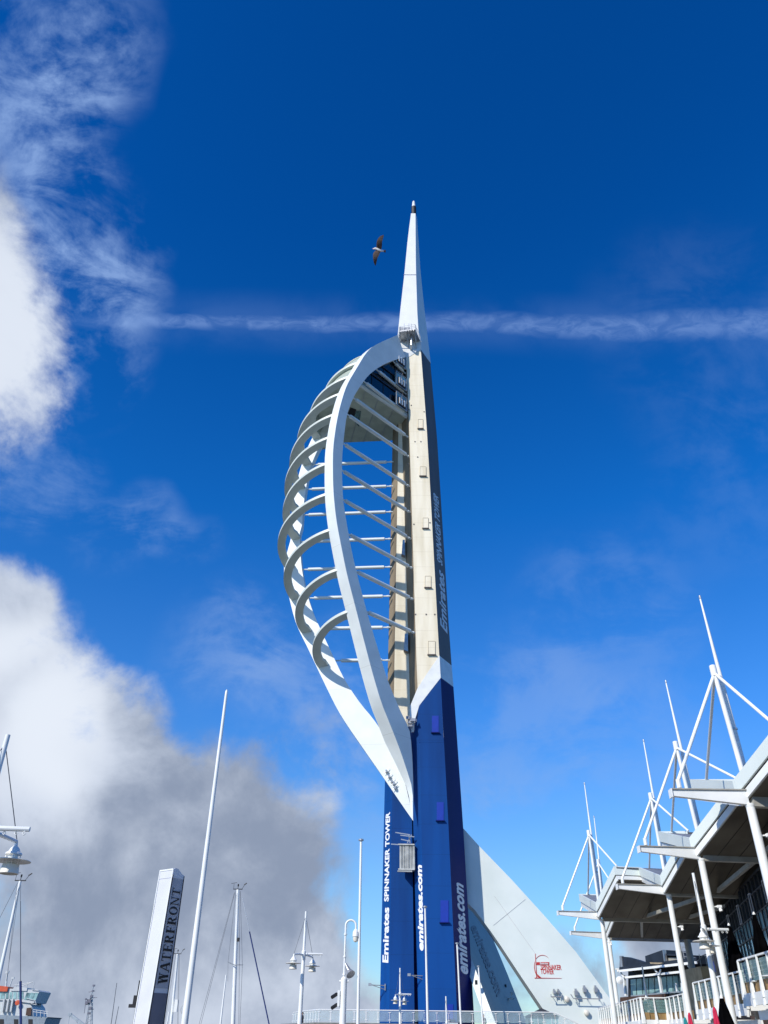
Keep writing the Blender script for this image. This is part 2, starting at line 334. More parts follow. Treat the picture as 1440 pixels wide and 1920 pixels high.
def f_ring(z):
    y0 = 118.3 if z < zb else (120.0 if z > zb+4 else 118.3+1.7*(z-zb)/4)
    a = at(eP0, y0, z); b = at(eP1, 117, z); c = at(eB, 117, z); d = at(eC, 121, z)
    return [a, b, c, d, V((d.x-1.5, 123.5, z)), V((a.x+.3, 122.5, z))]
def f_mat(z, j):           # sides: 0 left chamfer, 1 front, 2 right, 3.. back
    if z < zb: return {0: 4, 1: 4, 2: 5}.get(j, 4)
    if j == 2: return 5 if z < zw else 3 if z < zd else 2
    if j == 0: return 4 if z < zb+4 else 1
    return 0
lev = [2.0, 10, 18, 26, 34, zb, zw, zb+4.01, zd, 60, 70, 80, 90, 100, 110, zt]; lev = sorted(lev)
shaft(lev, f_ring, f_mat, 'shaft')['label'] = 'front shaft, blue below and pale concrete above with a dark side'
zlb = at(eL1, 120, 0) and PY(738, 1362, 120).z
def l_ring(z):
    a = at(eL0, 122, z); b = at(eL1, 120, z); c = at(eL2, 120, z); return [a, b, c, V((c.x, 124.5, z)), V((a.x+.5, 124.5, z))]
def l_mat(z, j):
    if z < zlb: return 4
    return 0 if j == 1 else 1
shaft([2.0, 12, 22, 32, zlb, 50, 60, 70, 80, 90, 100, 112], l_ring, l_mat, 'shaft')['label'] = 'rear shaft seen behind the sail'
for x0_, y0_, x1_, y1_ in ((753, 1012, 759, 1042), (757, 1188, 765, 1222)):      # small service boxes on the rear shaft
    a, b, c, d = [PY(x, y, 119.2) for x, y in ((x0_+2, y0_), (x1_, y0_), (x1_, y1_), (x0_, y1_-3))]
    bx_ = MB().prism([a, b, c, d], (0, .8, 0)).build('service_box', 'steel', TW, smooth=False)
    MB().bar(d+V((0, .3, 0)), c+V((0, .3, 0)), .7, .12).build('ledge', 'dgrey', bx_, smooth=False)
# recessed web between the shafts
mb = MB(); mb.loft([[V((at(eL2, 120, z).x-.3, 121.5, z)), V((at(eP0, 120, z).x+.8, 121.2, z)), V((at(eP0, 120, z).x+.8, 123, z)), V((at(eL2, 120, z).x-.3, 123, z))] for z in (2, 20, 40, zlb)])
mb.build('recess_wall', 'navy', TW, smooth=False)
# paint swoosh where blue meets concrete
pf = lambda pts, Y: [PY(x, y, Y) for x, y in pts]
MB().prism(pf([(824, 1229), (803, 1259), (783, 1290), (768.5, 1325), (768, 1346), (771, 1372), (776, 1372), (779, 1346), (786, 1323), (805, 1298), (826.2, 1271)], 116.96), (0, .30, 0)).build('paint_band', 'white', TW, smooth=False)
MB().prism(pf([(826.2, 1271), (805, 1298), (783.5, 1324), (785.5, 1392), (832.2, 1392)], 116.985), (0, .1, 0)).build('paint_band', 'blue', TW, smooth=False)
# spire
sL = edge([(770.8, 399), (765, 443), (758, 515.6), (751, 576.7), (745.8, 627), (743.5, 656)])
sM = edge([(779, 399), (779.7, 499), (783, 604), (787.5, 649), (789, 668)])
sR = edge([(781, 399), (789, 515.6), (796.7, 588), (804.7, 656)])
z0, z1 = zt, zof(775, 400)
rs = []
for i in range(9):
    t = i/8; z = z0+(z1-z0)*t; a = at(sL, 117, z); b = at(sM, 117, z); c = at(sR, 121-2.9*t, z); rs.append([a, b, c, V((c.x-.2, 122-3.2*t, z)), V((a.x+.1, 121-2.4*t, z))])
sp = MB().loft(rs).build('spire', 'spirew', TW, smooth=False)
MB().prism([p+V((0, -.06, 0)) for p in (PY(744, 640, 117), PY(790, 640, 117), PY(790, 655, 117), PY(761, 673, 117), PY(752, 668, 117))], (0, .05, 0)).build('collar', 'white', TW, smooth=False)
tp = V((PY(776, 400, 117.8).x, 117.9, z1))
cap = MB().lathe(tp, [(.55, -.4), (.6, 0), (.6, 3.6), (.5, 3.7)], 12).build('beacon_ring', 'black', sp)
zt2 = zof(775.5, 377, 117.8)
MB().lathe(tp, [(.45, 3.7), (.43, 4.2), (.32, zt2-z1-.4), (.2, zt2-z1)], 12).build('tip_cap', 'white', sp)
MB().bar(PY(757, 515, 116.96), PY(781, 515, 116.96), .05, .12).build('seam', 'steel', sp, smooth=False)
# ---- the two sail ribs, each a box section lying in its own vertical plane
A1, A2 = R(46), R(8)
P1 = V((5, 117, 0)); d1 = V((-math.cos(A1), -math.sin(A1), 0)); n1 = V((math.sin(A1), -math.cos(A1), 0))
P2 = V((1.2, 119, 0)); d2 = V((-math.cos(A2), math.sin(A2), 0)); n2 = V((-math.sin(A2), -math.cos(A2), 0))
def rz(px, py, p0, d, n): q = PP(px, py, p0, n); return ((q-V((p0.x, p0.y, 0))).dot(d), q.z)
mid = [(745.8, 628), (722, 638), (698.6, 650), (685, 664), (672, 685), (651, 721), (639, 757), (630.5, 796), (624.5, 846), (625, 917), (630.5, 973), (639, 1020), (651, 1078), (666.7, 1139), (683, 1203), (698.6, 1262), (715, 1317), (731, 1357), (750.7, 1408), (772.6, 1476), (773.5, 1500), (774.3, 1536)]
inn = [(760, 670), (743, 674), (722, 682), (705.6, 692), (689, 706), (672, 729.5), (661, 749), (651, 776.7), (646, 810), (641.3, 864), (643, 931), (650, 981), (659.7, 1034), (672, 1086.7), (689, 1150.6), (708, 1214.5), (728, 1278), (750.7, 1332.7), (767.7, 1369), (773, 1420), (775, 1480), (775.2, 1510), (774.4, 1537)]
o1 = crv([rz(*p, P1, d1, n1) for p in mid], 64); i1 = crv([rz(*p, P1, d1, n1) for p in inn], 64)
bo = [(532, 1065), (539.5, 1108), (554.5, 1167), (579, 1219), (602.5, 1269), (631, 1327), (652, 1361), (675, 1394.5), (719, 1458), (762, 1521), (774.6, 1539)]
bi = [(562, 998), (563, 1031), (566, 1067), (574.6, 1109), (588.5, 1152), (617, 1214), (646, 1274), (675, 1318), (695, 1342), (716, 1372), (745, 1432), (760, 1470), (775.5, 1539)]
up_o = [(a.x-1.0+(1.0 if a.y > 112 else 0), a.y) for a in o1 if a.y > 76]; up_i = [(a.x-1.0+(1.0 if a.y > 110 else 0), a.y) for a in i1 if a.y > 80]
o2 = crv(up_o+[rz(*p, P2, d2, n2) for p in bo], 64); i2 = crv(up_i+[rz(*p, P2, d2, n2) for p in bi], 64)
def rib(oc, ic, p0, d, n, w0, w1):
    rs = []
    for k_, (a, b) in enumerate(zip(oc, ic)):
        w = (w0+(w1-w0)*k_/len(oc))*min(1, (len(oc)-1-k_)/7+.03); q = lambda c, t: V((p0.x, p0.y, 0))+d*c.x+V((0, 0, c.y))-n*t
        rs.append([q(a, 0), q(b, 0), q(b, w), q(a, w)])
    return MB().loft(rs).build('sail_rib', 'rib', TW)
rib(o1, i1, P1, d1, n1, 1.75, 2.3)['label'] = 'front sail rib, a thick white curved blade'
rib(o2, i2, P2, d2, n2, 1.5, 1.5)['label'] = 'rear sail rib behind the bows'
def at_z(c, z):
    best = None
    for a, b in zip(c, c[1:]):
        if (a.y-z)*(b.y-z) <= 0 and abs(a.y-b.y) > 1e-6:
            t = (z-a.y)/(b.y-a.y); best = a.lerp(b, t)
    return best.x if best else c[0].x
def w1p(r_, z, t=0): return V((P1.x, P1.y, z))+d1*r_-n1*t
def w2p(r_, z, t=0): return V((P2.x, P2.y, z))+d2*r_-n2*t
# bows joining the ribs
def arc(z, inset=0, n=28, drop=4.4, bl=.225):
    a = w1p(at_z(o1, z)-.35, z, 1.3); b = w2p(at_z(o2, z-drop)-.4, z-drop, .3); mdp = (a+b)/2; ch = b-a; hn = V((ch.y, -ch.x, 0)).normalized()
    if hn.x > 0: hn = -hn
    c = ch.length/2; s = ch.length*bl; Rr = (c*c+s*s)/(2*s); th = math.asin(min(1, c/Rr)); out = []
    X = ch.normalized()
    for i in range(n+1):
        q = -th+2*th*i/n; out.append((mdp+X*((Rr-inset)*math.sin(q)*(c/(Rr*math.sin(th))))+hn*((Rr-inset)*math.cos(q)-Rr*math.cos(th)), (X*math.sin(q)+hn*math.cos(q))))
    return out
BZ = [56.3, 62.6, 69, 75.3, 81.3, 87, 92.5, 98.2, 103.8, 108.8]
for z in BZ:
    A = arc(z, drop=4.4 if z < 100 else 4.4-(z-100)*.2); hh = .24
    rs = []
    for i, (p, o_) in enumerate(A):
        w = 1.35 if 2 < i < len(A)-3 else 1.6
        rs.append([p+V((0, 0, hh)), p+V((0, 0, -hh)), p-o_*w+V((0, 0, -hh)), p-o_*w+V((0, 0, hh))])
    MB().loft(rs).build('bow', 'bow', TW)
# struts
def strut(a, b, r_=.34):
    a, b = V(a), V(b); u = (b-a).normalized(); l = (b-a).length; mb = MB(); mb.tube(a+u*.9, b-u*1.2, r_, r_, 12)
    mb.tube(a-u*.1, a+u*.95, r_*.42, r_*.42, 8); mb.tube(b-u*1.25, b+u*.15, r_*.42, r_*.42, 8)
    mb.tube(b-u*.5, b-u*.15, r_*.62, r_*.62, 8); return mb.build('strut', 'rib', TW)
c1 = lambda x, y: (500+x*.27778, 360+y*.27778); c2 = lambda x, y: (500+x*.27778, 820+y*.27778)
for a, b in [((520, 35), (960, 330)), ((520, 225), (965, 505)), ((530, 435), (970, 685)), ((560, 665), (985, 885)), ((610, 925), (990, 1095)), ((690, 1210), (1000, 1322))]:
    B = PY(*c2(*b), 117.4); z = B.z; strut(w1p(at_z(i1, z)-.1, z, .45), B)
for a, b in [((545, 1530), (965, 1790)), ((590, 1390), (958, 1658)), ((650, 1265), (950, 1505)), ((735, 1195), (945, 1368)), ((840, 1145), (940, 1230))]:
    B = PY(*c1(*b), 117.6); z = B.z; strut(w1p(at_z(i1, z)-.1, z, .45), B)
for a, b in [((340, 190), (850, 165)), ((275, 360), (848, 330)), ((270, 525), (845, 503)), ((220, 708), (840, 685)), ((230, 888), (838, 875)), ((285, 1080), (830, 1072)), ((400, 1280), (830, 1283)), ((450, 1488), (825, 1505))]:
    B = PY(*c2(*b), 120.6); z = B.z; strut(w2p(at_z(i2, z)-.1, z, .75), B, .31)
# ---- viewing deck
zk = 103.4
Fc = V((4.35, 117.6, zk)); Lf = w1p(at_z(i1, zk)+.2, zk, 1.2); Bk = V((1.6, 125.3, zk)); Bk2 = V((-8.5, 126.2, zk)); Fa = V((-13.6, 124.9, zk))
Ar = arc(zk, .9, 20, drop=1.0, bl=.22); curve_pts = [V((p.x, p.y, zk)) for p, _ in Ar]
floor = [Fc, Lf]+curve_pts[1:]+[Fa, Bk2, Bk]
dk_ = MB().prism(floor, (0, 0, .7)).build('viewing_deck', 'deck', TW, smooth=False)
mb = MB()
for t in (.28, .60, .86):
    a = Fc.lerp(Lf, t)+V((0, 0, -.05)); b = Bk.lerp(Bk2, t*1.0)+V((0, 0, -.05)); mb.bar(a, b, .10, .08)
mb.build('soffit_joint', 'steel', dk_, smooth=False)
g0 = PZ(657, 764, zk-.08); g1 = PZ(668, 768, zk-.08); g2 = PZ(662, 788, zk-.08); g3 = PZ(650, 779, zk-.08)
MB().prism([g0, g1, g2, g3], (0, 0, .05)).build('glass_floor', 'black', dk_, smooth=False)
h0 = PZ(668, 770, zk-.10); h1 = PZ(677, 771, zk-.10); h2 = PZ(673, 800, zk-.10); h3 = PZ(662, 788, zk-.10)
MB().prism([h0, h1, h2, h3], (0, 0, .05)).build('glass_floor', 'pglass', dk_, smooth=False)
MB().tube(Fc+V((.0, .3, -.1)), Lf+V((0, .3, -.1)), .36).build('edge_tube', 'rib', dk_)
# dark glazed side wall of the three deck storeys, just behind the front rib
wall = [w1p(.3, zk+.2, 1.0)]
wall += [w1p(max(.3, c.x+.3), c.y, 1.0) for c in reversed(i1) if c.y > zk+.4]
wall += [w1p(.3, 117.6, 1.0)]
gl = MB().prism(wall, -n1*.15).build('deck_glazing', 'glass', TW, smooth=False); gl['label'] = 'dark glass wall of the deck storeys'
mb = MB()
for z in (107.6, 111.6): mb.bar(w1p(.6, z, .85), w1p(at_z(i1, z)-.1, z, .85), .12, .35)
for r_ in (3.4, 6.8, 10.0):
    zz = [c.y for c in i1 if abs(c.x-r_) < .6 and c.y > 100]
    mb.bar(w1p(r_, zk+.5, .9), w1p(r_, (zz[0] if zz else 112), .9), .08, .08, upv=n1)
mb.build('mullion', 'darkroof', gl, smooth=False)
for (x, y) in ((750, 676), (750.5, 716), (751, 754)):       # little glazed lobbies by the shaft
    c = PP(x, y, P1-n1*.5, n1); f = lambda r_, z_, o_=0: c-d1*r_+V((0, 0, z_))+n1*o_
    wd = MB().box(c+n1*.10, (2.9, .35, 3.3), (d1, n1, V((0, 0, 1)))).build('window', 'tglass', TW, smooth=False)
    mb = MB()
    for a, b in ((f(-1.5, 1.7, .33), f(1.5, 1.7, .33)), (f(-1.5, -1.7, .33), f(1.5, -1.7, .33)), (f(-1.5, -1.7, .33), f(-1.5, 1.7, .33)), (f(1.45, -1.7, .33), f(1.45, 1.7, .33)), (f(0, .1, .33), f(0, 1.7, .33))): mb.bar(a, b, .14, .14, upv=n1)
    mb.build('frame', 'steel', wd, smooth=False)
    MB().box(c+n1*.32-V((0, 0, .45)), (2.0, .3, 1.9), (d1, n1, V((0, 0, 1)))).build('plant_box', 'black', wd, smooth=False)
    mb = MB()
    for r_ in (-.65, .05, .7): mb.box(c+n1*.50+d1*r_-V((0, 0, .35)), (.34, .12, 1.5), (d1, n1, V((0, 0, 1))))
    mb.build('panel', 'white', wd, smooth=False)
# curved outer glazing between the upper bows
zs = [zk+.2, 105.5, 107.5, 109.5, 111.5, 113]; rs = []
for z in zs:
    A = arc(z, .75, 20, drop=3.0-(z-zk)*.15); rs.append([p for p, _ in A])
MB().loft(rs, caps=False, cl=False).build('deck_glazing', 'skin', TW)['label'] = 'pale green curved outer glazing'
MB().prism([p+V((0, 0, .1)) for p in rs[-1]]+[w1p(1, 113, 1)], (0, 0, .3)).build('deck_roof', 'deck', TW, smooth=False)
# a panel hanging below the deck at the back, seen between the bows
a_ = [PY(x, y, 121.2) for x, y in ((593, 812), (612, 790), (613, 826), (601, 829), (596, 826))]
MB().prism(a_, (0, 2.5, 0)).build('deck_corner', 'deck', TW, smooth=False)
# ---- access platform at the foot of the spire
pz = zof(760, 640); pc = [PY(747, 636, 116.2), PY(774, 636, 113.2), PY(790, 652, 116.8)]
a = V((pc[0].x, 116.9, pz)); b = V((a.x+.2, 114.3, pz)); c = V((a.x+3.4, 113.6, pz)); d = V((PY(788, 650, 117).x, 116.9, pz))
pl = MB().prism([a, b, c, d], (0, 0, .22)).build('platform', 'steel', TW, smooth=False)
mb = MB()
for s_, e_ in ((a, b), (b, c), (c, d)):
    nn = max(2, int((e_-s_).length/.8))
    for i in range(nn+1): q = s_.lerp(e_, i/nn); mb.tube(q, q+V((0, 0, 1.5)), .04, n=6)
    for h in (.5, 1.0, 1.5): mb.tube(s_+V((0, 0, h)), e_+V((0, 0, h)), .045, n=6)
mb.build('railing', 'white', pl)
mb = MB()
for q in (b, c, b.lerp(c, .5)):
    mb.tube(V((q.x+.3, 117, pz-2.2)), q+V((0, .4, 0)), .09, n=6)
mb.tube(V((PY(772, 664, 115).x, 115.6, pz-2.6)), V((PY(772, 650, 115).x, 115.3, pz)), .22, n=8); mb.bar(V((a.x+2.6, 115.5, pz-2.5)), V((a.x+2.6, 117.1, pz-2.5)), .3, .3)
for i in range(6): mb.bar(a.lerp(d, .1+.16*i)-V((0, .1, .15)), b.lerp(c, .1+.16*i)-V((0, 0, .15)), .12, .2)
mb.build('bracket', 'steel', pl)
MB().box(b+V((1.1, .2, .95)), (2.2, .08, 1.2)).build('machine_panel', 'signg', pl, smooth=False)
mb = MB()
for x_ in (758, 767, 772): q = PY(x_, 634, 115); mb.tube(V((q.x, 115, pz+.2)), V((q.x, 115, pz+3.2)), .035, n=5)
mb.build('aerial', 'steel', pl)
# ---- access hatches with a ledge below each, on the front face
for x0_, y0_, x1_, y1_, mm in ((784, 786, 793, 804, 'conc'), (787.5, 875, 798.6, 893, 'conc'), (793, 971, 803, 991, 'conc'), (797, 1080, 808, 1102, 'conc'), (803, 1202, 816, 1228, 'conc'),
                              (810, 1342, 822.5, 1374, 'hatchblue'), (819, 1504, 832, 1539, 'hatchblue'), (826, 1688, 841, 1730, 'hatchblue'), (839, 1883, 850, 1912, 'hatchblue')):
    a, b, c, d = [PY(x, y, 116.9) for x, y in ((x0_, y0_), (x1_, y0_), (x1_, y1_), (x0_, y1_))]
    a.y = b.y = c.y = d.y = 116.93; h = MB().prism([a, b, c, d], (0, .09, 0) if mm != 'conc' else (0, .075, 0)).build('access_hatch', mm, TW, smooth=False)
    mb = MB()
    if mm == 'conc':
        for p, q in ((a, b), (b, c), (d, a)): mb.bar(p-V((0, .01, 0)), q-V((0, .01, 0)), .04, .05, upv=(0, 1, 0))
        mb.build('frame', 'sand', h, smooth=False)
    MB().bar(d+V((-.15, -.12, 0)), c+V((.15, -.12, 0)), .3, .12).build('ledge', 'dgrey' if mm == 'conc' else 'navy', h, smooth=False)
mb = MB()
for x, y in ((779, 1152), (799, 1152), (815, 1152), (776, 983), (806, 980), (783, 857), (767, 768), (778, 828), (789, 828), (765, 870), (771, 760), (795, 772)): mb.box(PY(x, y, 116.98), (.22, .1, .22))
mb.build('fixing_plate', 'dgrey', TW, smooth=False)
# ---- lettering
rn = lambda z: ((at(eC, 121, z)-at(eB, 117, z)).cross(V((0, 0, 1)))).normalized()
def on_right(px0, py0, px1, py1, inset):     # a point pair on the dark right face
    z0_, z1_ = zof(px0, py0, 118.8), zof(px1, py1, 118.8)
    f = lambda z, t: at(eB, 117, z).lerp(at(eC, 121, z), t)
    return f(z0_, inset), f(z1_, inset), rn((z0_+z1_)/2)
a, b, n_ = on_right(870, 1826, 866, 1655, .74); text('lettering', 'emirates.com', a, b, 2.9, 'lettg', TW, n_, .28, .03, .05)
a, b, n_ = on_right(834, 1182, 830, 1068, .80); text('lettering', 'Emirates', a, b, 2.7, 'lettg', TW, n_, .25, .02, .05)
a, b, n_ = on_right(829, 1056, 823, 926, .72); text('lettering', 'SPINNAKER TOWER', a, b, 2.1, 'lettg', TW, n_, .2, .02, .05)
def on_left(z0_, z1_, e0, Y0, e1, Y1, t):
    f = lambda z: at(e0, Y0, z).lerp(at(e1, Y1, z), t)
    nn = (at(e1, Y1, z0_)-at(e0, Y0, z0_)).cross(V((0, 0, 1))).normalized(); return f(z0_), f(z1_), nn
a, b, n_ = on_left(zof(790, 1783, 117.6), zof(784, 1622, 117.6), eP0, 118.3, eP1, 117, .95); text('lettering', 'emirates.com', a, b, 1.15, 'lettw', TW, n_, .25, .04, .05)
a, b, n_ = on_left(zof(720, 1806, 121), zof(722, 1702, 121), eL0, 122, eL1, 120, .82); text('lettering', 'Emirates', a, b, 1.45, 'lettw', TW, n_, .1, .03, .05)
a, b, n_ = on_left(zof(722, 1691, 121), zof(726, 1524, 121), eL0, 122, eL1, 120, .76); text('lettering', 'SPINNAKER TOWER', a, b, 1.15, 'lettw', TW, n_, .1, .03, .05)
# ---- the white buttress fin and the dark raking leg behind the shafts
YF = 122.6
finp = [(862, 1545), (868.5, 1553), (900, 1588), (960, 1650), (1020, 1716), (1080, 1785), (1133, 1858), (1152, 1884), (1200, 1950), (1063, 1955), (1037, 1920), (1010, 1880), (975, 1828), (940, 1775), (920, 1746), (890, 1706), (862, 1680)]
fin = MB().prism([PY(x, y, YF) for x, y in finp], (0, 2.6, 0)).build('buttress_fin', 'fin', TW, smooth=False)
mb = MB()
for a, b in (((916, 1680), (1010, 1795)), ((925, 1735), (985, 1685)), ((868, 1553), (1085, 1800))): pass
for a, b in (((925, 1735), (985, 1686)), ((927, 1680), (1005, 1790))): mb.bar(PY(*a, YF-.012), PY(*b, YF-.012), .03, .05, upv=(0, 1, 0))
mb.build('panel_joint', 'signg', fin, smooth=False)
Rb = PY(930, 1920, 116.4); Rt = PY(882, 1792, 121.6); le = V((math.cos(R(74)), math.sin(R(74)), 0)); pn = le.cross(Rb-Rt).normalized(); pn = -pn if pn.y > 0 else pn
print('leg face to sun', pn.dot(SD), pn)
pa = lambda x, y: PP(x, y, Rb, pn)
lp_ = [pa(x, y) for x, y in ((866, 1668), (877, 1687), (895, 1714), (920, 1750), (953, 1830), (985, 1912), (1000, 1952), (942, 1952), (930, 1920), (906, 1856), (882, 1792), (868, 1757))]
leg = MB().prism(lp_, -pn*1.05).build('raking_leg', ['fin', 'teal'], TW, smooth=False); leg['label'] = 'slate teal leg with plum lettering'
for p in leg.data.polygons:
    if p.normal.dot(pn) > .9: p.material_index = 1      # broad right-hand face, turned from the sun: its shade put into slate teal
a, b = pa(882, 1737), pa(932, 1869)
text('lettering', 'emirates.com', a, b, 1, 'lettp', TW, pn, .0, .035, .06, upv=pa(882+13, 1737-4)-pa(882, 1737))
# logo on the fin
lg = lambda x, y: PY(x, y, YF)
mb = MB(); yy = YF-.05
def LP(pts, th=.04): mb.prism([PY(x, y, yy) for x, y in pts], (0, .04, 0))
LP([(1003.3, 1788), (1004.0, 1788), (1007, 1833), (1005.5, 1833)])
LP([(1006, 1804), (1029.8, 1804), (1029.8, 1809.2), (1006, 1809.2)])
def arcp(cx, cy, rx_, ry_, a0, a1, w0, w1, n=14):
    o_, i_ = [], []
    for k_ in range(n+1):
        q = R(a0+(a1-a0)*k_/n); w = w0+(w1-w0)*math.sin(math.pi*k_/n); o_.append((cx+rx_*math.cos(q), cy-ry_*math.sin(q))); i_.append((cx+(rx_-w)*math.cos(q), cy-(ry_-w)*math.sin(q)))
    for k_ in range(n): LP([o_[k_], o_[k_+1], i_[k_+1], i_[k_]])
arcp(1017, 1803, 13.5, 12.5, 30, 175, .2, .9); arcp(1014, 1812, 12.5, 22, 155, 262, .3, 1.2)
LP([(1002.5, 1833), (1053, 1834), (1053, 1834.5), (1002.5, 1834.5)]); LP([(1005.5, 1826), (1007, 1826), (1016, 1834), (1011, 1834)])
mb.build('logo', 'red', fin, smooth=False)
fn = V((0, -1, 0))
text('lettering', 'SPINNAKER', PY(1014, 1817.6, YF), PY(1053, 1818.6, YF), .60, 'red', fin, fn, 0, .02)
text('lettering', 'TOWER', PY(1014, 1826.0, YF), PY(1039, 1826.6, YF), .60, 'red', fin, fn, 0, .02)
text('lettering', 'Emirates', PY(1012.5, 1808.2, YF-.06), PY(1028, 1808.2, YF-.06), .26, 'lettw', fin, fn, .1, .01)
# floodlights
def flood(mb, p, s=1.0, dr=(0, -1, .3)):
    d_ = V(dr).normalized(); mb.box(p, (.55*s, .35*s, .65*s), (V((1, 0, 0)), d_, V((1, 0, 0)).cross(d_))); mb.tube(p+V((0, .1, -.3*s)), p+V((0, .7*s, -.8*s)), .05*s, n=6)
mb = MB()
for x, y in ((769, 1354), (773, 1350), (777, 1350), (771, 1360), (766, 1346)): flood(mb, PY(x, y, 116.3), .9, (-1, -.6, .3))
for x in (762, 765, 768): mb.bar(PY(x, 1349, 117.0), PY(x+4, 1374, 117.0), .06, .06)
mb.build('floodlight', 'steel', TW)
mb = MB()
for x, y in ((725, 1447), (730, 1457), (735, 1466), (739, 1470), (741, 1478)):
    q = PP(x, y, P2, n2)+n2*.3; mb.box(q, (.3, .4, .35)); mb.tube(q, q-n2*.6+V((0, 0, -.4)), .06, n=6); mb.tube(q+V((-.4, 0, -.3)), q+V((.4, 0, .5)), .04, n=5)
mb.build('floodlight', 'steel', TW)
mb = MB()
for x, y in ((1039, 1860), (1047, 1860), (1080, 1862), (1096, 1856), (1117, 1856)):
    q = PY(x, y, YF-.45); s = .6 if x < 1060 else .85; mb.box(q, (.5*s, .6, .6*s)); mb.box(q+V((0, .1, .45*s)), (.28*s, .4, .3*s)); mb.tube(q-V((0, 0, .3)), q+V((0, 0, -.95*s)), .05, n=6)
for a, b in (((1033, 1869), (1053, 1869)), ((1070, 1864), (1075, 1872)), ((1075, 1872), (1126, 1873)), ((1126, 1873), (1122, 1865)), ((1033, 1869), (1033, 1864)), ((1053, 1869), (1053, 1864))): mb.tube(PY(*a, YF-.9), PY(*b, YF-.9), .06, n=6)
for x, y in ((1035, 1868), (1051, 1868), (1078, 1872), (1100, 1872), (1122, 1872)): mb.tube(PY(x, y, YF-.9), PY(x, y, YF+.1), .04, n=5)
mb.build('floodlight', 'steel', fin)
for x, y in ((1063, 1873.5), (1100, 1899)): MB().lathe(PY(x, y, YF-.25), [(.02, -.3), (.25, -.27), (.36, -.05), (.33, .2), (.2, .3), (.02, .33)], 14, ax=((1, 0, 0), (0, 0, 1), (0, -1, 0))).build('globe_light', 'cream', fin)
mb = MB()
q = PP(954, 1875, Rb, pn)+pn*.4; mb.box(q, (.9, .5, .2)); mb.tube(q, q+V((.2, 0, .9)), .06, n=6); mb.box(q+V((.2, 0, .7)), (.35, .3, .3)); mb.build('floodlight', 'cream', leg)
mb = MB(); mb.box(PP(947, 1849, Rb, pn)+pn*.1, (.25, .2, .4)); mb.box(PY(893, 1842, 118.0), (.3, .5, .5)); mb.build('vent', 'black', leg, smooth=False)
# ---- maintenance lift cage between the shafts
zc0, zc1 = PY(760, 1632, 117.5).z, PY(760, 1582, 117.5).z
xa, xb = PY(746.5, 1600, 117.5).x, PY(777, 1600, 117.5).x
cg = MB().box(((xa+xb)/2+.2, 118.3, (zc0+zc1)/2), (xb-xa-.2, 1.8, zc1-zc0-.3)).build('lift_cage', 'cage', TW, smooth=False); cg['label'] = 'ribbed cream maintenance cage'
mb = MB()
for i in range(9): x_ = xa+.3+(xb-xa-.4)*i/8; mb.bar((x_, 117.33, zc0+.2), (x_, 117.33, zc1-.2), .09 if i % 4 else .2, .12, upv=(0, 1, 0))
for z in (zc0+.1, zc1-.15): mb.bar((xa, 117.25, z), (xb, 117.25, z), .25, .16)
mb.bar((xa-.1, 117.1, zc0-.2), (xa+1.9, 117.1, zc0-.2), .6, .12)
mb.build('frame', 'cage', cg, smooth=False)
mb = MB(); zz = zc1+.2
for a, b in (((xa+.3, 117.4, zz+.9), (xb, 117.4, zz+.7)), ((xa-.4, 117.6, zz+1.3), (xa+1.7, 117.6, zz+1.0)), ((xa+1.3, 117.5, zz-.1), (xa+1.9, 117.5, zz+1.0)), ((xb-.6, 117.5, zz-.1), (xa+1.5, 117.5, zz+1.0)), ((xa-1.0, 117.4, zz-.3), (xa+1.0, 117.4, zz-.4)), ((xa-.3, 117.4, zz+1.2), (xa-.3, 117.4, zz-2.2)), ((xa+.4, 117.6, zz+.4), (xa+1.4, 117.6, zz+.2))): mb.bar(a, b, .13, .13)
mb.build('gantry', 'steel', cg)
# lamp brackets on the shafts
for x, y, Y in ((796, 1830, 117.4), (722, 1848, 120.6)):
    q = PY(x, y, Y); mb = MB(); mb.tube(q, q+V((-1.9, -.2, .05)), .05, n=6); mb.tube(q+V((0, 0, -.45)), q+V((-1.6, -.2, 0)), .04, n=6); mb.bar(q+V((0, 0, -.55)), q+V((0, 0, .2)), .12, .2, upv=(0, 1, 0)); mb.box(q+V((-2.0, -.2, .1)), (.4, .4, .3)); mb.build('lamp_bracket', 'steel', TW)
# ================================================================== GROUND, WATER, TERRACE
g = struct(MB().box((15, 20, -1.5), (90, 154, 3.0)).build('promenade', 'pave', smooth=False))
g = struct(MB().prism([(-6.6, 97.9, -1), (-11.6, 112.3, -1), (-11.6, 157, -1), (63, 157, -1), (63, 97.9, -1)], (0, 0, 3.9)).build('tower_terrace', 'pave', smooth=False))
n_ = 24; mb = MB(); mb.add([(-6000, -6000, -2.2), (6000, -6000, -2.2), (6000, 9000, -2.2), (-6000, 9000, -2.2)], [(0, 1, 2, 3)]); struct(mb.build('sea', 'sea', smooth=False))
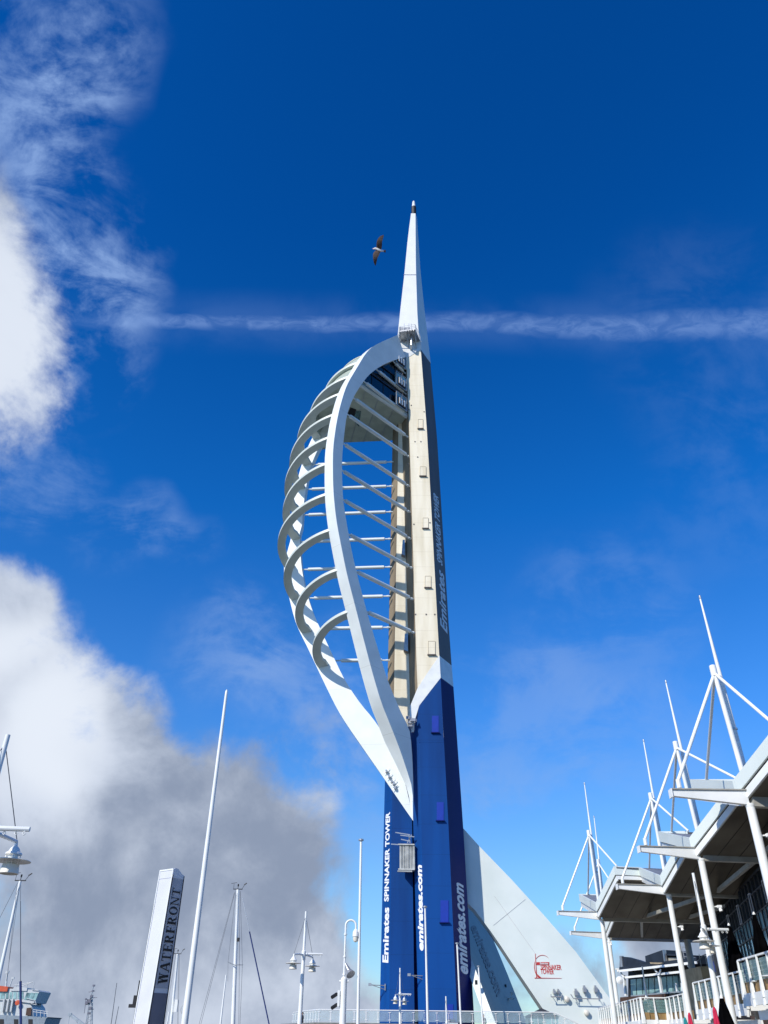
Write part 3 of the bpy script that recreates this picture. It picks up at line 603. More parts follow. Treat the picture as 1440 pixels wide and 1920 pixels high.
# ================================================================== STREET LAMPS
LG = 'two-bell promenade lamps'
def make_lamp(loc, label):
    t = thing('street_lamp', (0, 0, 0), label, 'street lamp', LG); H = 8.2; J = 5.8
    MB().path([(0, 0, 0), (0, 0, 4.0), (0, 0, J-.1), (0, 0, J), (0, 0, H)], [.14, .12, .10, .085, .065], 14).build('pole', 'white', t)
    MB().path([(0, 0, J-.3), (0, 0, J-.25), (0, 0, J+.2), (0, 0, J+.25)], [.10, .13, .13, .08], 14).build('collar', 'white', t)
    br = MB().tube((.05, 0, J+.06), (1.15, .12, J+.06), .062).build('banner_arm', 'white', t)
    mb = MB()
    for x_ in (.55, .85, 1.05): mb.path([(x_, .08, J+.01), (x_-.04, .08, J-.05), (x_, .08, J-.09), (x_+.04, .08, J-.05), (x_, .08, J+.01)], .012, 6)
    mb.build('eyelet', 'white', br)
    for s in (-1, 1):
        e = V((.50*s, 1.05*s, J-.06)); MB().path([(0, 0, J), e*.5+V((0, 0, J/2+.04)), e], [.06, .055, .045], 10).build('arm', 'white', t)
        bell = MB().lathe(e, [(.03, .0), (.05, -.10), (.11, -.16), (.15, -.24), (.20, -.27), (.21, -.31), (.12, -.33), (.13, -.52), (.02, -.53)], 18).build('lantern', 'white', t)
        MB().lathe(e, [(.14, -.40), (.46, -.455), (.47, -.47), (.14, -.44)], 24).build('shade', 'cream', bell)
        MB().lathe(e, [(.19, -.54), (.205, -.56), (.235, -.76), (.215, -.77), (.19, -.62), (.02, -.60)], 20).build('cup', 'cream', bell)
        MB().lathe(e, [(.10, -.45), (.12, -.50), (.12, -.66), (.02, -.70)], 12).build('bulb', 'lampglass', bell)
        mb = MB()
        for q in range(4): a = q*1.5708+.4; mb.tube(e+V((.17*math.cos(a), .17*math.sin(a), -.30)), e+V((.19*math.cos(a), .19*math.sin(a), -.56)), .012, n=5)
        mb.build('cage', 'white', bell)
        MB().tube((0, 0, H-.25), e+V((0, 0, .02)), .012, n=5).build('stay_wire', 'cable', t)
    t.location = loc; return t
def lamp_loc(px, py, Y): q = PY(px, py, Y); return q
q = lamp_loc(574, 1709, 55.2); L0 = make_lamp((q.x, q.y, 0), 'white two-bell lamp standing left of the arched camera pole')
for (px, py, Y, lab, base) in ((15, 1378, 20.7, 'large white bell lamp cut off by the left edge', 0), (1299.5, 1637, 40, 'white bell lamp in front of the brown canopy columns', 0),
                              (750, 1815, 95, 'small white bell lamp before the gap in the blue tower base', 0), (836, 1868, 94.5, 'lowest small bell lamp in front of the bright blue hatch', 0), (1204, 1812, 79, 'small bell lamp in front of the dark glazed pavilion', 0)):
    q = lamp_loc(px, py, Y); dup(L0, (q.x, q.y, q.z-8.2), lab)
# ================================================================== FLAGPOLES
def pole(tpx, lpx, Y, r0, r1, label, capd=True, z0=0, n=16):
    a = PY(*tpx, Y); b = PY(*lpx, Y); d = (b-a); bb = a+d*((a.z-z0)/(a.z-b.z))
    t = thing('flagpole', bb, label, 'flagpole', 'bare white flagpoles'); MB().path([bb, bb.lerp(a, .5), a], [r1, (r0+r1)/2, r0], n).build('pole', 'white', t)
    if capd: MB().lathe(a, [(r0, 0), (r0*2.4, .02), (r0*2.4, .10), (r0, .13)], 16).build('truck', 'steel', t)
    else: MB().lathe(a, [(r0, 0), (r0*.9, .15), (r0*.3, .22)], 12).build('finial', 'white', t)
    c = bb.lerp(a, .18)+V((-r1*1.1, -.02, 0)); MB().path([c+V((0, 0, -.12)), c+V((-.05, 0, 0)), c+V((0, 0, .12))], .018, 6).build('cleat', 'steel', t); return t
pole((424, 1303), (351, 1880), 30, .055, .12, 'tallest white tapering flagpole right of the lettered sign', False)
pole((677, 1577), (671, 1915), 50, .065, .09, 'tall thin flagpole with disc cap just left of the blue tower base')
pole((797, 1702), (802, 1915), 62, .06, .095, 'white flagpole in front of the tower front face, over its lettering')
pole((857, 1770), (864, 1915), 85, .07, .10, 'white flagpole in front of the navy side lettering')
pole((897, 1813), (905, 1915), 95, .07, .10, 'shortest flagpole, in front of the slate teal raking leg')
# ================================================================== CAMERA POLE
Yc = 50; b0 = PY(645, 1905, Yc); t = thing('camera_pole', (b0.x, Yc, 0), 'white pole with arched top holding a dome camera', 'camera pole')
B = V((PY(645, 1834, Yc).x, Yc, 0)); zt_ = PY(647, 1735, Yc).z; zm = PY(645, 1835, Yc).z
MB().path([B, V((B.x, Yc, zm)), V((B.x, Yc, zm+.08))], [.19, .17, .10], 16).build('pole', 'white', t)
ax_ = B.x; mb = MB(); pts = [V((ax_, Yc, zm))]; pts.append(V((ax_, Yc, zt_-.05)))
for i in range(9): a = math.pi*(1-i/8); pts.append(V((ax_+.29+.29*math.cos(a), Yc, zt_+.27*math.sin(a))))
pts.append(V((ax_+.58, Yc, zt_-.2))); MB().path(pts, .055, 12).build('swan_neck', 'white', t)
mb = MB(); 
for h in (.15, 1.0, 2.1): mb.lathe((ax_, Yc, zm+h), [(.055, 0), (.09, .01), (.09, .09), (.055, .1)], 12)
mb.build('clamp', 'white', t)
dm = MB().lathe((ax_+.58, Yc, zt_-.2), [(.05, .02), (.11, -.02), (.17, -.14), (.185, -.36), (.16, -.38)], 16).build('camera_housing', 'white', t)
MB().lathe((ax_+.58, Yc, zt_-.58), [(.15, 0), (.15, -.12), (.11, -.22), (.02, -.26)], 16).build('dome', 'cream', dm)
q = PY(654, 1820, Yc); MB().path([q+V((-.2, 0, .35)), q+V((0, -.05, 0)), q+V((.12, -.2, -.2))], [.05, .14, .26], 12).build('horn_speaker', 'steel', t)
q = PY(635, 1872, Yc); MB().box(q, (.12, .3, .75)).build('junction_box', 'white', t, smooth=False)
for y_ in (1867, 1887):
    q = PY(627, y_, Yc); MB().tube(q+V((-.12, -.2, -.08)), q+V((.12, .1, .08)), .09, n=10).tube(q+V((.1, .1, .05)), q+V((.35, .1, .0)), .03, n=6).build('floodlight', 'black', t)
mb = MB()
for s in (-1, 1): mb.tube((ax_+.15*s, Yc, zm-.12), (ax_+.26*s, Yc, zm-.12), .05, n=8)
mb.build('bracket', 'white', t)
# ================================================================== TOTEM SIGN
K = PY(326, 1628, 30); zt_ = K.z; eLd = V((-.72, .50, 0)).normalized(); eRd = V((.62, .78, 0)).normalized()
def onray(px, py, p0, d):      # point on the vertical plane through p0 along d
    n = d.cross(V((0, 0, 1))); return PP(px, py, p0, n)
Lt_ = onray(301, 1629, K, eLd); Rt_ = onray(345, 1642, K, eRd); wL = (Lt_-K).dot(eLd); wR = (Rt_-K).dot(eRd)
t = thing('totem_sign', (K.x, K.y, 0), 'tall square white sign pillar with black capitals down its grey side', 'sign')
b0_ = V((K.x, K.y, 0)); d2_ = K.z
Kb = PY(277.5, 1920, 30); tiltd = (Kb-K); Kg = K+tiltd*(K.z/(K.z-Kb.z))
def tk(u, v, z): return K.lerp(Kg, (K.z-z)/K.z)+eLd*u+eRd*v*(1+.35*(K.z-z)/K.z)
zt2_ = Rt_.z
body = MB(); body.loft([[tk(0, 0, z), tk(wL, 0, z), tk(wL, wR, z), tk(0, wR, z)] for z in (0, 2, 3.5, zt_-.18)]).build('pillar', 'sign', t, smooth=False)
top = MB(); prof = [0, .04, .02, -.05, -.13, -.16]; rs = []
for i, h in enumerate(prof):
    v = wR*i/(len(prof)-1); v = -.012+(wR+.024)*i/(len(prof)-1); rs.append([tk(-.012, v, zt_-.30), tk(wL+.012, v, zt_-.30), tk(wL+.012, v, zt_+h-.02), tk(-.012, v, zt_+h-.02)])
top.loft(rs).build('cap', 'sign', t, smooth=False)
nR = eRd.cross(V((0, 0, 1))).normalized(); nR = -nR if nR.y > 0 else nR; nL = eLd.cross(V((0, 0, 1))).normalized(); nL = -nL if nL.y > 0 else nL
zs_ = onray(292, 1860, K, eRd).z
MB().prism([tk(0, .02, zs_+.12)+nR*.012, tk(0, wR-.02, zs_+.12)+nR*.012, tk(0, wR-.02, zt_-.32)+nR*.012, tk(0, .02, zt_-.31)+nR*.012], -nR*.01).build('side_panel', 'signg', t, smooth=False)
MB().prism([tk(0, .02, .1)+nR*.012, tk(0, wR-.02, .1)+nR*.012, tk(0, wR-.02, zs_-.02)+nR*.012, tk(0, .02, zs_-.02)+nR*.012], -nR*.01).build('lower_panel', 'signd', t, smooth=False)
mb = MB()
for u, v, nn in ((wL-.015, 0, nL), (.015, 0, nL)): mb.bar(tk(u, v, .1)+nn*.01, tk(u, v, zt_-.05)+nn*.01, .035, .03, upv=nn)
mb.bar(tk(wL, 0, zt_-.03)+nL*.012, tk(0, 0, zt_-.03)+nL*.012, .03, .05)
mb.build('trim', 'white', t, smooth=False)
mb = MB()
for v in (.0, wR): mb.bar(tk(0, v, .1)+nR*.015, tk(0, v, zt_-.2)+nR*.015, .02, .025, upv=nR)
mb.bar(tk(wL+.012, 0, .1), tk(wL+.012, 0, zt_-1.1), .03, .03, upv=nL)
mb.build('seal_strip', 'black', t, smooth=False)
# hand-drawn serif capitals
def glyph(ch):
    P = []
    bx = lambda x0, y0, x1, y1: P.append([(x0, y0), (x1, y0), (x1, y1), (x0, y1)])
    dg = lambda x0, y0, x1, y1, w: P.append([(x0, y0), (x0+w, y0), (x1+w, y1), (x1, y1)])
    sf = lambda x, y, w=.34: bx(x-w/2, y if y < .5 else y-.05, x+w/2, y+.05 if y < .5 else y)
    def ring(cx, cy, ra, rb, ta, tb, a0=0, a1=360, n=20):
        for i in range(n):
            q0, q1 = R(a0+(a1-a0)*i/n), R(a0+(a1-a0)*(i+1)/n)
            P.append([(cx+ra*math.cos(q0), cy+rb*math.sin(q0)), (cx+ra*math.cos(q1), cy+rb*math.sin(q1)), (cx+(ra-ta)*math.cos(q1), cy+(rb-tb)*math.sin(q1)), (cx+(ra-ta)*math.cos(q0), cy+(rb-tb)*math.sin(q0))])
    if ch == 'W': dg(.30, 0, .08, 1, .24); dg(.30, 0, .52, 1, .07); dg(.72, 0, .52, 1, .24); dg(.72, 0, .95, 1, .07); sf(.15, 1); sf(.56, 1, .3); sf(.98, 1, .26); w = 1.12
    elif ch == 'A': dg(.06, 0, .40, 1, .07); dg(.70, 0, .36, 1, .24); bx(.2, .30, .66, .36); sf(.10, 0, .3); sf(.78, 0); w = .92
    elif ch == 'T': bx(.33, 0, .50, 1); bx(.03, .94, .80, 1); bx(.03, .76, .08, 1); bx(.75, .76, .80, 1); sf(.415, 0, .4); w = .83
    elif ch in 'EF':
        bx(.10, 0, .33, 1); bx(.02, .94, .70, 1); bx(.65, .76, .70, 1); bx(.29, .48, .55, .54); bx(.51, .38, .56, .64)
        if ch == 'E': bx(.02, 0, .72, .06); bx(.67, 0, .72, .25)
        else: sf(.2, 0, .38)
        w = .76
    elif ch == 'R': bx(.10, 0, .33, 1); sf(.2, 0, .38); bx(.02, .95, .45, 1); bx(.29, .47, .45, .52); ring(.42, .735, .34, .265, .22, .06, -90, 90, 12); dg(.62, 0, .36, .48, .18); bx(.64, 0, .92, .05); w = .92
    elif ch == 'O': ring(.46, .5, .44, .52, .20, .06); w = .92
    elif ch == 'N': bx(.12, 0, .18, 1); bx(.74, 0, .80, 1); dg(.66, 0, .10, 1, .15); sf(.14, 0, .3); sf(.78, 1, .3); bx(0, .95, .24, 1); w = .92
    return P, w
word = 'WATERFRONT'; mb = MB(); x = 0; tot = sum(glyph(c)[1]+.08 for c in word)
za, zb_ = zs_+.22, onray(333, 1664, K, eRd).z
for c in word:
    P_, w = glyph(c)
    for poly in P_:
        pts = []
        for (gx, gy) in poly:
            z = za+(zb_-za)*(x+gx)/tot; v = wR*(.84-.66*gy)
            pts.append(tk(0, v, z)+nR*.016)
        mb.prism(pts, nR*.008)
    x += w+.08
mb.build('lettering', 'black', t, smooth=False)
q = tk(wL, .1, 1.9); mb = MB(); q = onray(262, 1878, K, eLd)+eLd*.15
mb.tube(q, q+V((0, 0, .6)), .03); mb.box(q+V((-.05, 0, .05)), (.12, .12, .25)); mb.box(q+V((-.12, 0, -.12)), (.22, .12, .1)); mb.tube(q+eLd*-.3, q, .02); mb.build('floodlight', 'black', t)
# ================================================================== YACHT MASTS
YG = 'yacht masts in the marina'
def mast(tpx, lpx, Y, r0, r1, label, stays=(), spread=None, top=True, zb=-1.5, m_='white', extras=()):
    a = PY(*tpx, Y); b = PY(*lpx, Y); d = b-a; bb = a+d*((a.z-zb)/(a.z-b.z))
    t = thing('yacht_mast', bb, label, 'mast', YG); MB().path([bb, a], [r1, r0], 12).build('mast', m_, t)
    for (p, q_, r_, mm) in stays:
        e0 = PY(*p, Y-.2); e1 = PY(*q_, Y-.4); e1 = e0+(e1-e0)*((e0.z+1)/(e0.z-e1.z)) if e1.z < e0.z and q_[1] > 1890 else e1
        MB().tube(e0, e1, r_, n=6).build('furled_sail' if mm == 'sail' else 'stay', mm, t)
    if spread:
        for (p, q_) in spread: MB().tube(PY(*p, Y), PY(*q_, Y-.5), .03, n=6).build('spreader', 'steel', t)
    if top:
        mb = MB(); mb.bar(a+V((-.32, 0, .03)), a+V((.32, 0, .03)), .06, .05); mb.tube(a, a+V((0, 0, .3)), .02, n=6); mb.tube(a+V((.25, 0, 0)), a+V((.5, 0, .4)), .014, n=5); mb.tube(a+V((-.3, 0, 0)), a+V((-.3, 0, .38)), .012, n=5); mb.tube(a+V((-.5, 0, .38)), a+V((-.1, 0, .45)), .015, n=5); mb.tube(a+V((.4, 0, .3)), a+V((.58, 0, .42)), .035, n=5); mb.lathe(a+V((0, 0, .2)), [(.03, 0), (.05, .03), (.05, .14), (.02, .16)], 8); mb.build('masthead_gear', 'black', t)
    for (p, s_, mm, nm) in extras: MB().box(PY(*p, Y-.1), s_).build(nm, mm, t, smooth=False)
    return t
c4 = lambda x, y: (220+x/4.8, 1540+y/4.8); c5 = lambda x, y: (400+x/4.5, 1640+y/4.5)
mast((446, 1668), (437, 1915), 60, .095, .16, 'tallest yacht mast with a furled dark blue headsail on its stay',
     [(c5(245, 190), c5(305, 480), .02, 'steel'), (c5(305, 480), c5(470, 1260), .045, 'sail'), (c5(178, 150), c5(-120, 1260), .012, 'cable'), (c5(182, 150), c5(-90, 1200), .012, 'cable'), (c5(225, 140), c5(215, 1250), .012, 'cable'), (c5(228, 140), c5(245, 760), .012, 'cable'), (c5(245, 760), c5(225, 1260), .012, 'cable'), (c5(190, 140), c5(124, 740), .01, 'cable'), (c5(124, 740), c5(122, 900), .01, 'cable')],
     [(c5(125, 738), c5(185, 765)), (c5(195, 760), c5(248, 760))], extras=((c5(212, 548), (.16, .2, .22), 'black', 'radar_reflector'),))
mast((333, 1789), (321, 1915), 80, .10, .14, 'short yacht mast between the sign and the tallest flagpole',
     [(c4(528, 1190), c4(425, 1824), .014, 'cable'), (c4(555, 1195), c4(540, 1824), .012, 'cable'), (c4(560, 1195), c4(548, 1824), .012, 'cable')], extras=((c4(530, 1660), (.26, .3, .9), 'white', 'radar_reflector'),))
mast((424, 1828), (414, 1915), 70, .05, .09, 'plain bare mast leaning left of the tallest yacht mast', top=False)
mast((317, 1897), (314, 1915), 90, .05, .08, 'tip of a mast just showing beside the sign base', top=False)
mast((38, 1652), (1, 1820), 50, .075, .13, 'yacht mast at the left edge with blue rolled sail beside it',
     [((39, 1660), (38, 1690), .015, 'cable'), ((38.5, 1690), (38.5, 1840), .022, 'cable'), ((38.5, 1840), (39, 1915), .07, 'sail'), ((33, 1655), (-5, 1730), .012, 'cable'), ((32, 1660), (14, 1830), .010, 'cable'), ((36, 1664), (12, 1840), .010, 'cable')])
# whip aerials
for (tp, lp, lab) in (((219, 1843), (209, 1915), 'taller of two thin black whip aerials'), ((222.5, 1887), (217, 1915), 'shorter of two thin black whip aerials')):
    a = PY(*tp, 120); b = PY(*lp, 120); bb = a+(b-a)*((a.z+2)/(a.z-b.z)); tag(MB().path([bb, a], [.06, .04], 6).build('whip_aerial', 'cable'), lab+' standing beyond the quay', 'aerial', 'whip aerials')
# ================================================================== SHIP, NAVAL MAST, CRANE
Ys = 300; S = thing('ferry', (PY(40, 1900, Ys).x, Ys, -2.2), 'white ferry with an orange-red funnel and glazed bridge at the lower left edge', 'ferry')
sp_ = lambda x, y, o=0: PY(x, y, Ys+o)
def slab(name, pts, dep, m_, par, o=0): return MB().prism([sp_(x, y, o) for x, y in pts], (0, dep, 0)).build(name, m_, par, smooth=False)
zW = -2.2
hl = MB(); a = sp_(-60, 1900); b = sp_(90, 1907); a2 = sp_(-60, 1900)
hl.prism([V((a.x, Ys, zW)), V((b.x-2, Ys, zW)), V((b.x-.5, Ys, b.z-.3)), V((b.x, Ys, b.z)), V((a.x, Ys, a.z))], (0, 14, 0)).build('hull', 'shipb', S, smooth=False)
slab('superstructure', [(-60, 1896), (-60, 1872), (52, 1877), (60, 1888), (63, 1906), (-60, 1902)], 12, 'shipw', S, .5)
br = slab('bridge', [(-60, 1872), (-60, 1850), (70, 1856), (74, 1859), (64, 1880), (58, 1881), (20, 1876)], 11, 'shipw', S, 0)
for i, (x0, x1) in enumerate(((-2, 3), (4, 9), (11, 16), (18, 23), (25, 31), (33, 39), (40, 44))): MB().prism([sp_(x0, 1860, -.1), sp_(x1, 1860.5, -.1), sp_(x1-.5, 1873, -.1), sp_(x0-.5, 1872.5, -.1)], (0, .15, 0)).build('window', 'tglass', br, smooth=False)
for (x0, x1) in ((48, 55), (56, 63), (64, 70)): MB().prism([sp_(x0+2, 1861, -.1), sp_(x1+2, 1862, -.1), sp_(x1-3, 1875, -.1), sp_(x0-3, 1874, -.1)], (0, .15, 0)).build('window', 'tglass', br, smooth=False)
slab('funnel', [(-60, 1850), (-20, 1846), (15, 1850), (13, 1859), (-60, 1858)], 5, 'orange', S, -.6)
slab('wheelhouse_roof', [(20, 1858), (28, 1850), (51, 1852), (50, 1858)], 7, 'shipw', S, -.3)
mb = MB()
for (x, y, X, Yy) in ((60, 1856, 72, 1857), (50, 1872, 66, 1876), (62, 1893, 90, 1897), (62, 1897, 90, 1901), (62, 1904, 62, 1893), (69, 1905, 69, 1894), (76, 1906, 76, 1895), (83, 1906, 83, 1896), (90, 1906, 90, 1897), (24, 1848, 60, 1842), (60, 1856, 65, 1841), (50, 1852, 54, 1840), (30, 1850, 34, 1840), (38, 1850, 62, 1841), (66, 1876, 68, 1884), (58, 1882, 68, 1884)): mb.tube(sp_(x, y, -.3), sp_(X, Yy, -.3), .10, n=5)
mb.build('railing', 'shipw', S)
mb = MB(); mb.tube(sp_(11, 1850), sp_(14, 1822), .35, .2, 8); mb.box(sp_(13.5, 1823), (1.1, .6, .8)); mb.tube(sp_(18, 1850), sp_(24, 1834), .18, n=6); mb.box(sp_(24, 1834), (.9, .5, .6)); mb.build('mast', 'shipw', S)
for x in (3, 30, 57): MB().prism([sp_(x-4, 1911, -.1), sp_(x+4, 1911, -.1), sp_(x+4, 1925, -.1), sp_(x-4, 1925, -.1)], (0, .15, 0)).build('window', 'black', S, smooth=False)
MB().prism([sp_(50, 1890, -.2), sp_(59, 1889, -.2), sp_(58, 1904, -.2), sp_(48, 1904, -.2)], (0, .3, 0)).build('doorway', 'brown', S, smooth=False)
MB().lathe(sp_(33, 1880, -.5), [(.5, 0), (.75, .05), (.75, .2), (.5, .25)], 14, ax=((1, 0, 0), (0, 0, 1), (0, -1, 0))).build('lifebuoy', 'orange', S)
for x in (6, 14, 22): slab('column', [(x, 1873), (x+3, 1873), (x-1, 1897), (x-4, 1897)], 1, 'shipw', S, -.7)
Ym = 320; a = PY(175, 1848, Ym); b = PY(168, 1918, Ym); bb = a+(b-a)*((a.z+2.2)/(a.z-b.z))
NMt = thing('naval_mast', bb, 'grey lattice radar mast of a ship on the skyline', 'mast')
mb = MB(); u = (a-bb).normalized()
for s in ((-1, -1), (1, -1), (1, 1), (-1, 1)): mb.tube(bb+V((1.3*s[0], 1.3*s[1], 0)), a+V((.3*s[0], .3*s[1], -3)), .13, n=5)
for i in range(12):
    p = bb.lerp(a, .1+.07*i); w = 1.3-1.0*(.1+.07*i); p2 = bb.lerp(a, .17+.07*i); mb.tube(p+V((-w, -w, 0)), p2+V((w, -w, 0)), .09, n=4); mb.tube(p+V((-w, -w, 0)), p+V((w, -w, 0)), .09, n=4)
mb.tube(a+V((0, 0, -4)), a, .2, n=6); mb.build('lattice', 'steel', NMt)
mb = MB()
for (x, y, s) in ((176, 1848, .7), (168, 1877, 1.2), (163, 1880, 1.0), (172, 1868, .8), (174, 1858, .6), (170, 1890, .9), (167, 1900, .8), (161, 1873, .5)): mb.box(PY(x, y, Ym-.5), (s, s, s*.8))
for (x, y, X, Yy) in ((159, 1874, 172, 1874), (159, 1884, 172, 1882), (168, 1872, 182, 1870), (161, 1874, 158, 1900), (166, 1860, 178, 1858), (165, 1893, 176, 1892)): mb.tube(PY(x, y, Ym), PY(X, Yy, Ym), .09, n=5)
mb.tube(PY(164, 1874, Ym), PY(161, 1884, Ym), .08, n=5); mb.build('radar_gear', 'signd', NMt)
Yk = 260; t = thing('quay_crane', PY(160, 1960, Yk), 'grey crane jib rising from the quay at lower left', 'crane')
mb = MB(); A_, B_ = PY(131, 1902, Yk), PY(165, 1928, Yk); mb.bar(A_, B_, .5, .7); mb.tube(A_, PY(127, 1925, Yk), .07, n=5); mb.tube(A_+V((.3, 0, .2)), PY(150, 1925, Yk), .06, n=5); mb.box(A_, (.9, .7, .7)); mb.bar(B_, V((B_.x, Yk, -2)), 1.2, 1.2, upv=(0, 1, 0)); mb.build('jib', 'steel', t)
# ================================================================== GLASS BALUSTRADE ON THE TERRACE
zr, zf = 4.05, 3.0
pts = [PZ(550, 1904, zr), PZ(574, 1899.5, zr), PZ(598, 1894.5, zr), PZ(1040, 1902, zr), PZ(1057, 1905.5, zr)]
pts = [V((p.x, min(p.y, 112), zr)) for p in pts]; pts[2].y = 98.2; pts[2].x = PY(598, 1894.5, 98.2).x; pts[3] = V((PY(1040, 1902, 98.2).x, 98.2, zr)); pts[1] = V((PY(572, 1900, 104).x, 104, zr)); pts[0] = V((PY(550, 1905, 112).x, 112, zr)); pts[4] = V((pts[3].x+3.0, 98.2, zr-1.2))
GB = thing('glass_balustrade', (pts[2].x, 98.2, 2.9), 'glass balustrade with steel posts along the terrace below the tower', 'balustrade')
MB().path(pts, .05, 8).build('handrail', 'white', GB)
for a, b in zip(pts, pts[1:]):
    n_ = max(1, int(round((b-a).length/(1.22 if b.y < 99 else 1.8))))
    for i in range(n_):
        p = a.lerp(b, i/n_); q = a.lerp(b, (i+1)/n_); u = (q-p).normalized(); s_ = V((0, 0, 1.0))
        mb = MB(); mb.bar(p+V((0, 0, -.12)), p-V((0, 0, 1.12)), .05, .07, upv=(0, 1, 0)); mb.box(p+V((0, -.04, -.18)), (.28, .05, .05)); mb.box(p+V((0, -.04, -.86)), (.28, .05, .05)); mb.build('post', 'white', GB, smooth=False)
        MB().prism([p+u*.08-V((0, 0, .08)), q-u*.08-V((0, 0, .08)), q-u*.08-s_, p+u*.08-s_], (0, .012, 0)).build('glass_panel', 'cglass', GB, smooth=False)
# ================================================================== KIOSK ROOF
kz = PY(1015, 1890, 116.5); t = thing('glass_kiosk', (kz.x, 116.5, 2.9), 'dark pyramid-roofed glass kiosk under the white fin', 'kiosk')
a = kz; w = PY(1042, 1908, 116.5).x-kz.x
mb = MB(); zz = PY(1000, 1906, 116.5).z
mb.add([a, a+V((-w*1.1, -2, zz-a.z)), a+V((w*1.1, -2, zz-a.z)), a+V((w*1.1, 3, zz-a.z)), a+V((-w*1.1, 3, zz-a.z))], [(0, 1, 2), (0, 2, 3), (0, 3, 4), (0, 4, 1), (1, 4, 3, 2)]); mb.build('roof', 'darkroof', t, smooth=False)
MB().box((a.x, 117, (zz+2.9)/2), (w*2, 4.4, zz-2.9)).build('glass_wall', 'tglass', t, smooth=False)
mb = MB()
for i in range(5): mb.bar((a.x-w+w*i/2, 114.78, 2.9), (a.x-w+w*i/2, 114.78, zz), .08, .08, upv=(0, 1, 0))
mb.build('mullion', 'white', t, smooth=False)
# ================================================================== PEOPLE
def person(p, label, h=1.75, face=0, mats=('cloth', 'skinp', 'hair')):
    s = h/1.75; root = thing('person', p, label, 'person')
    J = [((0, 0, .95), .13), ((0, 0, 1.15), .13), ((0, 0, 1.38), .15), ((0, 0, 1.50), .06), ((.09, 0, .88), .10), ((.10, .02, .50), .065), ((.10, 0, .08), .045), ((.10, -.14, .04), .04), ((-.09, 0, .88), .10), ((-.11, -.03, .50), .065), ((-.11, 0, .08), .045), ((-.11, -.14, .04), .04),
         ((.19, 0, 1.40), .06), ((.25, .02, 1.12), .045), ((.20, -.20, 1.02), .033), ((-.19, 0, 1.40), .06), ((-.25, .02, 1.12), .045), ((-.22, -.18, .95), .033)]
    E_ = [(0, 1), (1, 2), (2, 3), (0, 4), (4, 5), (5, 6), (6, 7), (0, 8), (8, 9), (9, 10), (10, 11), (2, 12), (12, 13), (13, 14), (2, 15), (15, 16), (16, 17)]
    me = bpy.data.meshes.new('b'); me.from_pydata([V(j[0])*s for j in J], E_, []); o = bpy.data.objects.new('b', me); COL.objects.link(o)
    sk = o.modifiers.new('s', 'SKIN'); 
    for i, j in enumerate(J): me.skin_vertices[0].data[i].radius = (j[1]*s, j[1]*s*.8)
    me.skin_vertices[0].data[0].use_root = True; sb = o.modifiers.new('u', 'SUBSURF'); sb.levels = 1; sb.render_levels = 1
    bpy.context.view_layer.update(); m2 = bpy.data.meshes.new_from_object(o.evaluated_get(bpy.context.evaluated_depsgraph_get())); bpy.data.objects.remove(o)
    m2.materials.clear(); m2.materials.append(M[mats[0]])
    bd = bpy.data.objects.new('clothed_body', m2); COL.objects.link(bd); bd.parent = root
    hd = MB().lathe(p+V((0, 0, 1.46*s)), [(.045, 0), (.05, .05), (.07, .09), (.085, .15), (.088, .20), (.07, .26), (.03, .29)], 12).lathe(p+V((0, -.09, 1.64*s)), [(.02, -.02), (.012, .03)], 6).build('head', mats[1], root)
    MB().lathe(p+V((0, .015, 1.60*s)), [(.09, 0), (.096, .06), (.085, .13), (.05, .165), (.01, .175)], 12).build('hair', mats[2], hd)
    root.rotation_euler = (0, 0, face); return root
q = PY(907, 1903, 99.5); person(V((q.x, 99.5, q.z-1.72)), 'person in dark clothes behind the glass balustrade by the shortest flagpole', 1.75, .3)
q = PY(567.5, 1898, 105); person(V((q.x, 105, q.z-1.75)), 'person in dark clothes behind the left end of the balustrade beside a lamp pole', 1.75, -1)
# ================================================================== GULL
gd = ray(711, 467).normalized(); dist = 31; Gc = V((0, 0, CZ))+gd*dist; s_ = dist*gd.dot(camF)/F
def G(x, y, o=0): return Gc+camR*((x-711)*s_)-camU*((y-467)*s_)-gd*o
t = thing('gull', Gc, 'gull gliding with brown underwings left of the white spire', 'gull')
g1c = lambda x, y: (500+x/3.6, 360+y/3.6)
mb = MB(); rs = []
for (x, y, r_) in ((716, 384, .5), (722, 383, 1.2), (730, 382, 2.1), (738, 383, 2.4), (748, 387, 3.2), (758, 391, 3.4), (768, 394, 2.9), (777, 396, 2.2), (785, 398, 1.6), (790, 399, 1.2)):
    c = g1c(x, y); P0_ = G(*c); rs.append([P0_+camU*(r_*s_*math.cos(q))+gd*(r_*s_*math.sin(q)) for q in [i*math.pi/5 for i in range(10)]])
mb.loft(rs); mb.build('body', 'fea', t)
MB().prism([G(*g1c(783, 394)), G(*g1c(803, 390)), G(*g1c(804, 400)), G(*g1c(802, 411)), G(*g1c(785, 402))], gd*.015).build('tail', 'feb', t)
MB().path([G(*g1c(717, 384)), G(*g1c(711, 383))], [.4*s_, .1*s_], 6).build('beak', 'orange', t)
def wing(lead, trail, name, up_):
    rs = []; n_ = len(lead)
    for i, (a, b) in enumerate(zip(lead, trail)):
        t_ = i/(n_-1); o = .10*math.sin(t_*3.0)*up_; A = G(*g1c(*a), o); B = G(*g1c(*b), o+.0); th = .028*(1-t_)+.006; M1 = A.lerp(B, .35)
        rs.append([A, M1+gd*-th, B+gd*-.004, B+gd*.004, M1+gd*th])
    mb = MB(); mb.loft(rs); w_ = mb.build(name, ['feb', 'fea'], t)
    return w_
wl = crv([(742, 384), (741, 372), (741, 352), (744, 332), (755, 310), (770, 296), (789, 289)], 12); wt = crv([(772, 390), (777, 376), (779, 352), (779, 338), (783, 322), (788, 304), (791, 290)], 12)
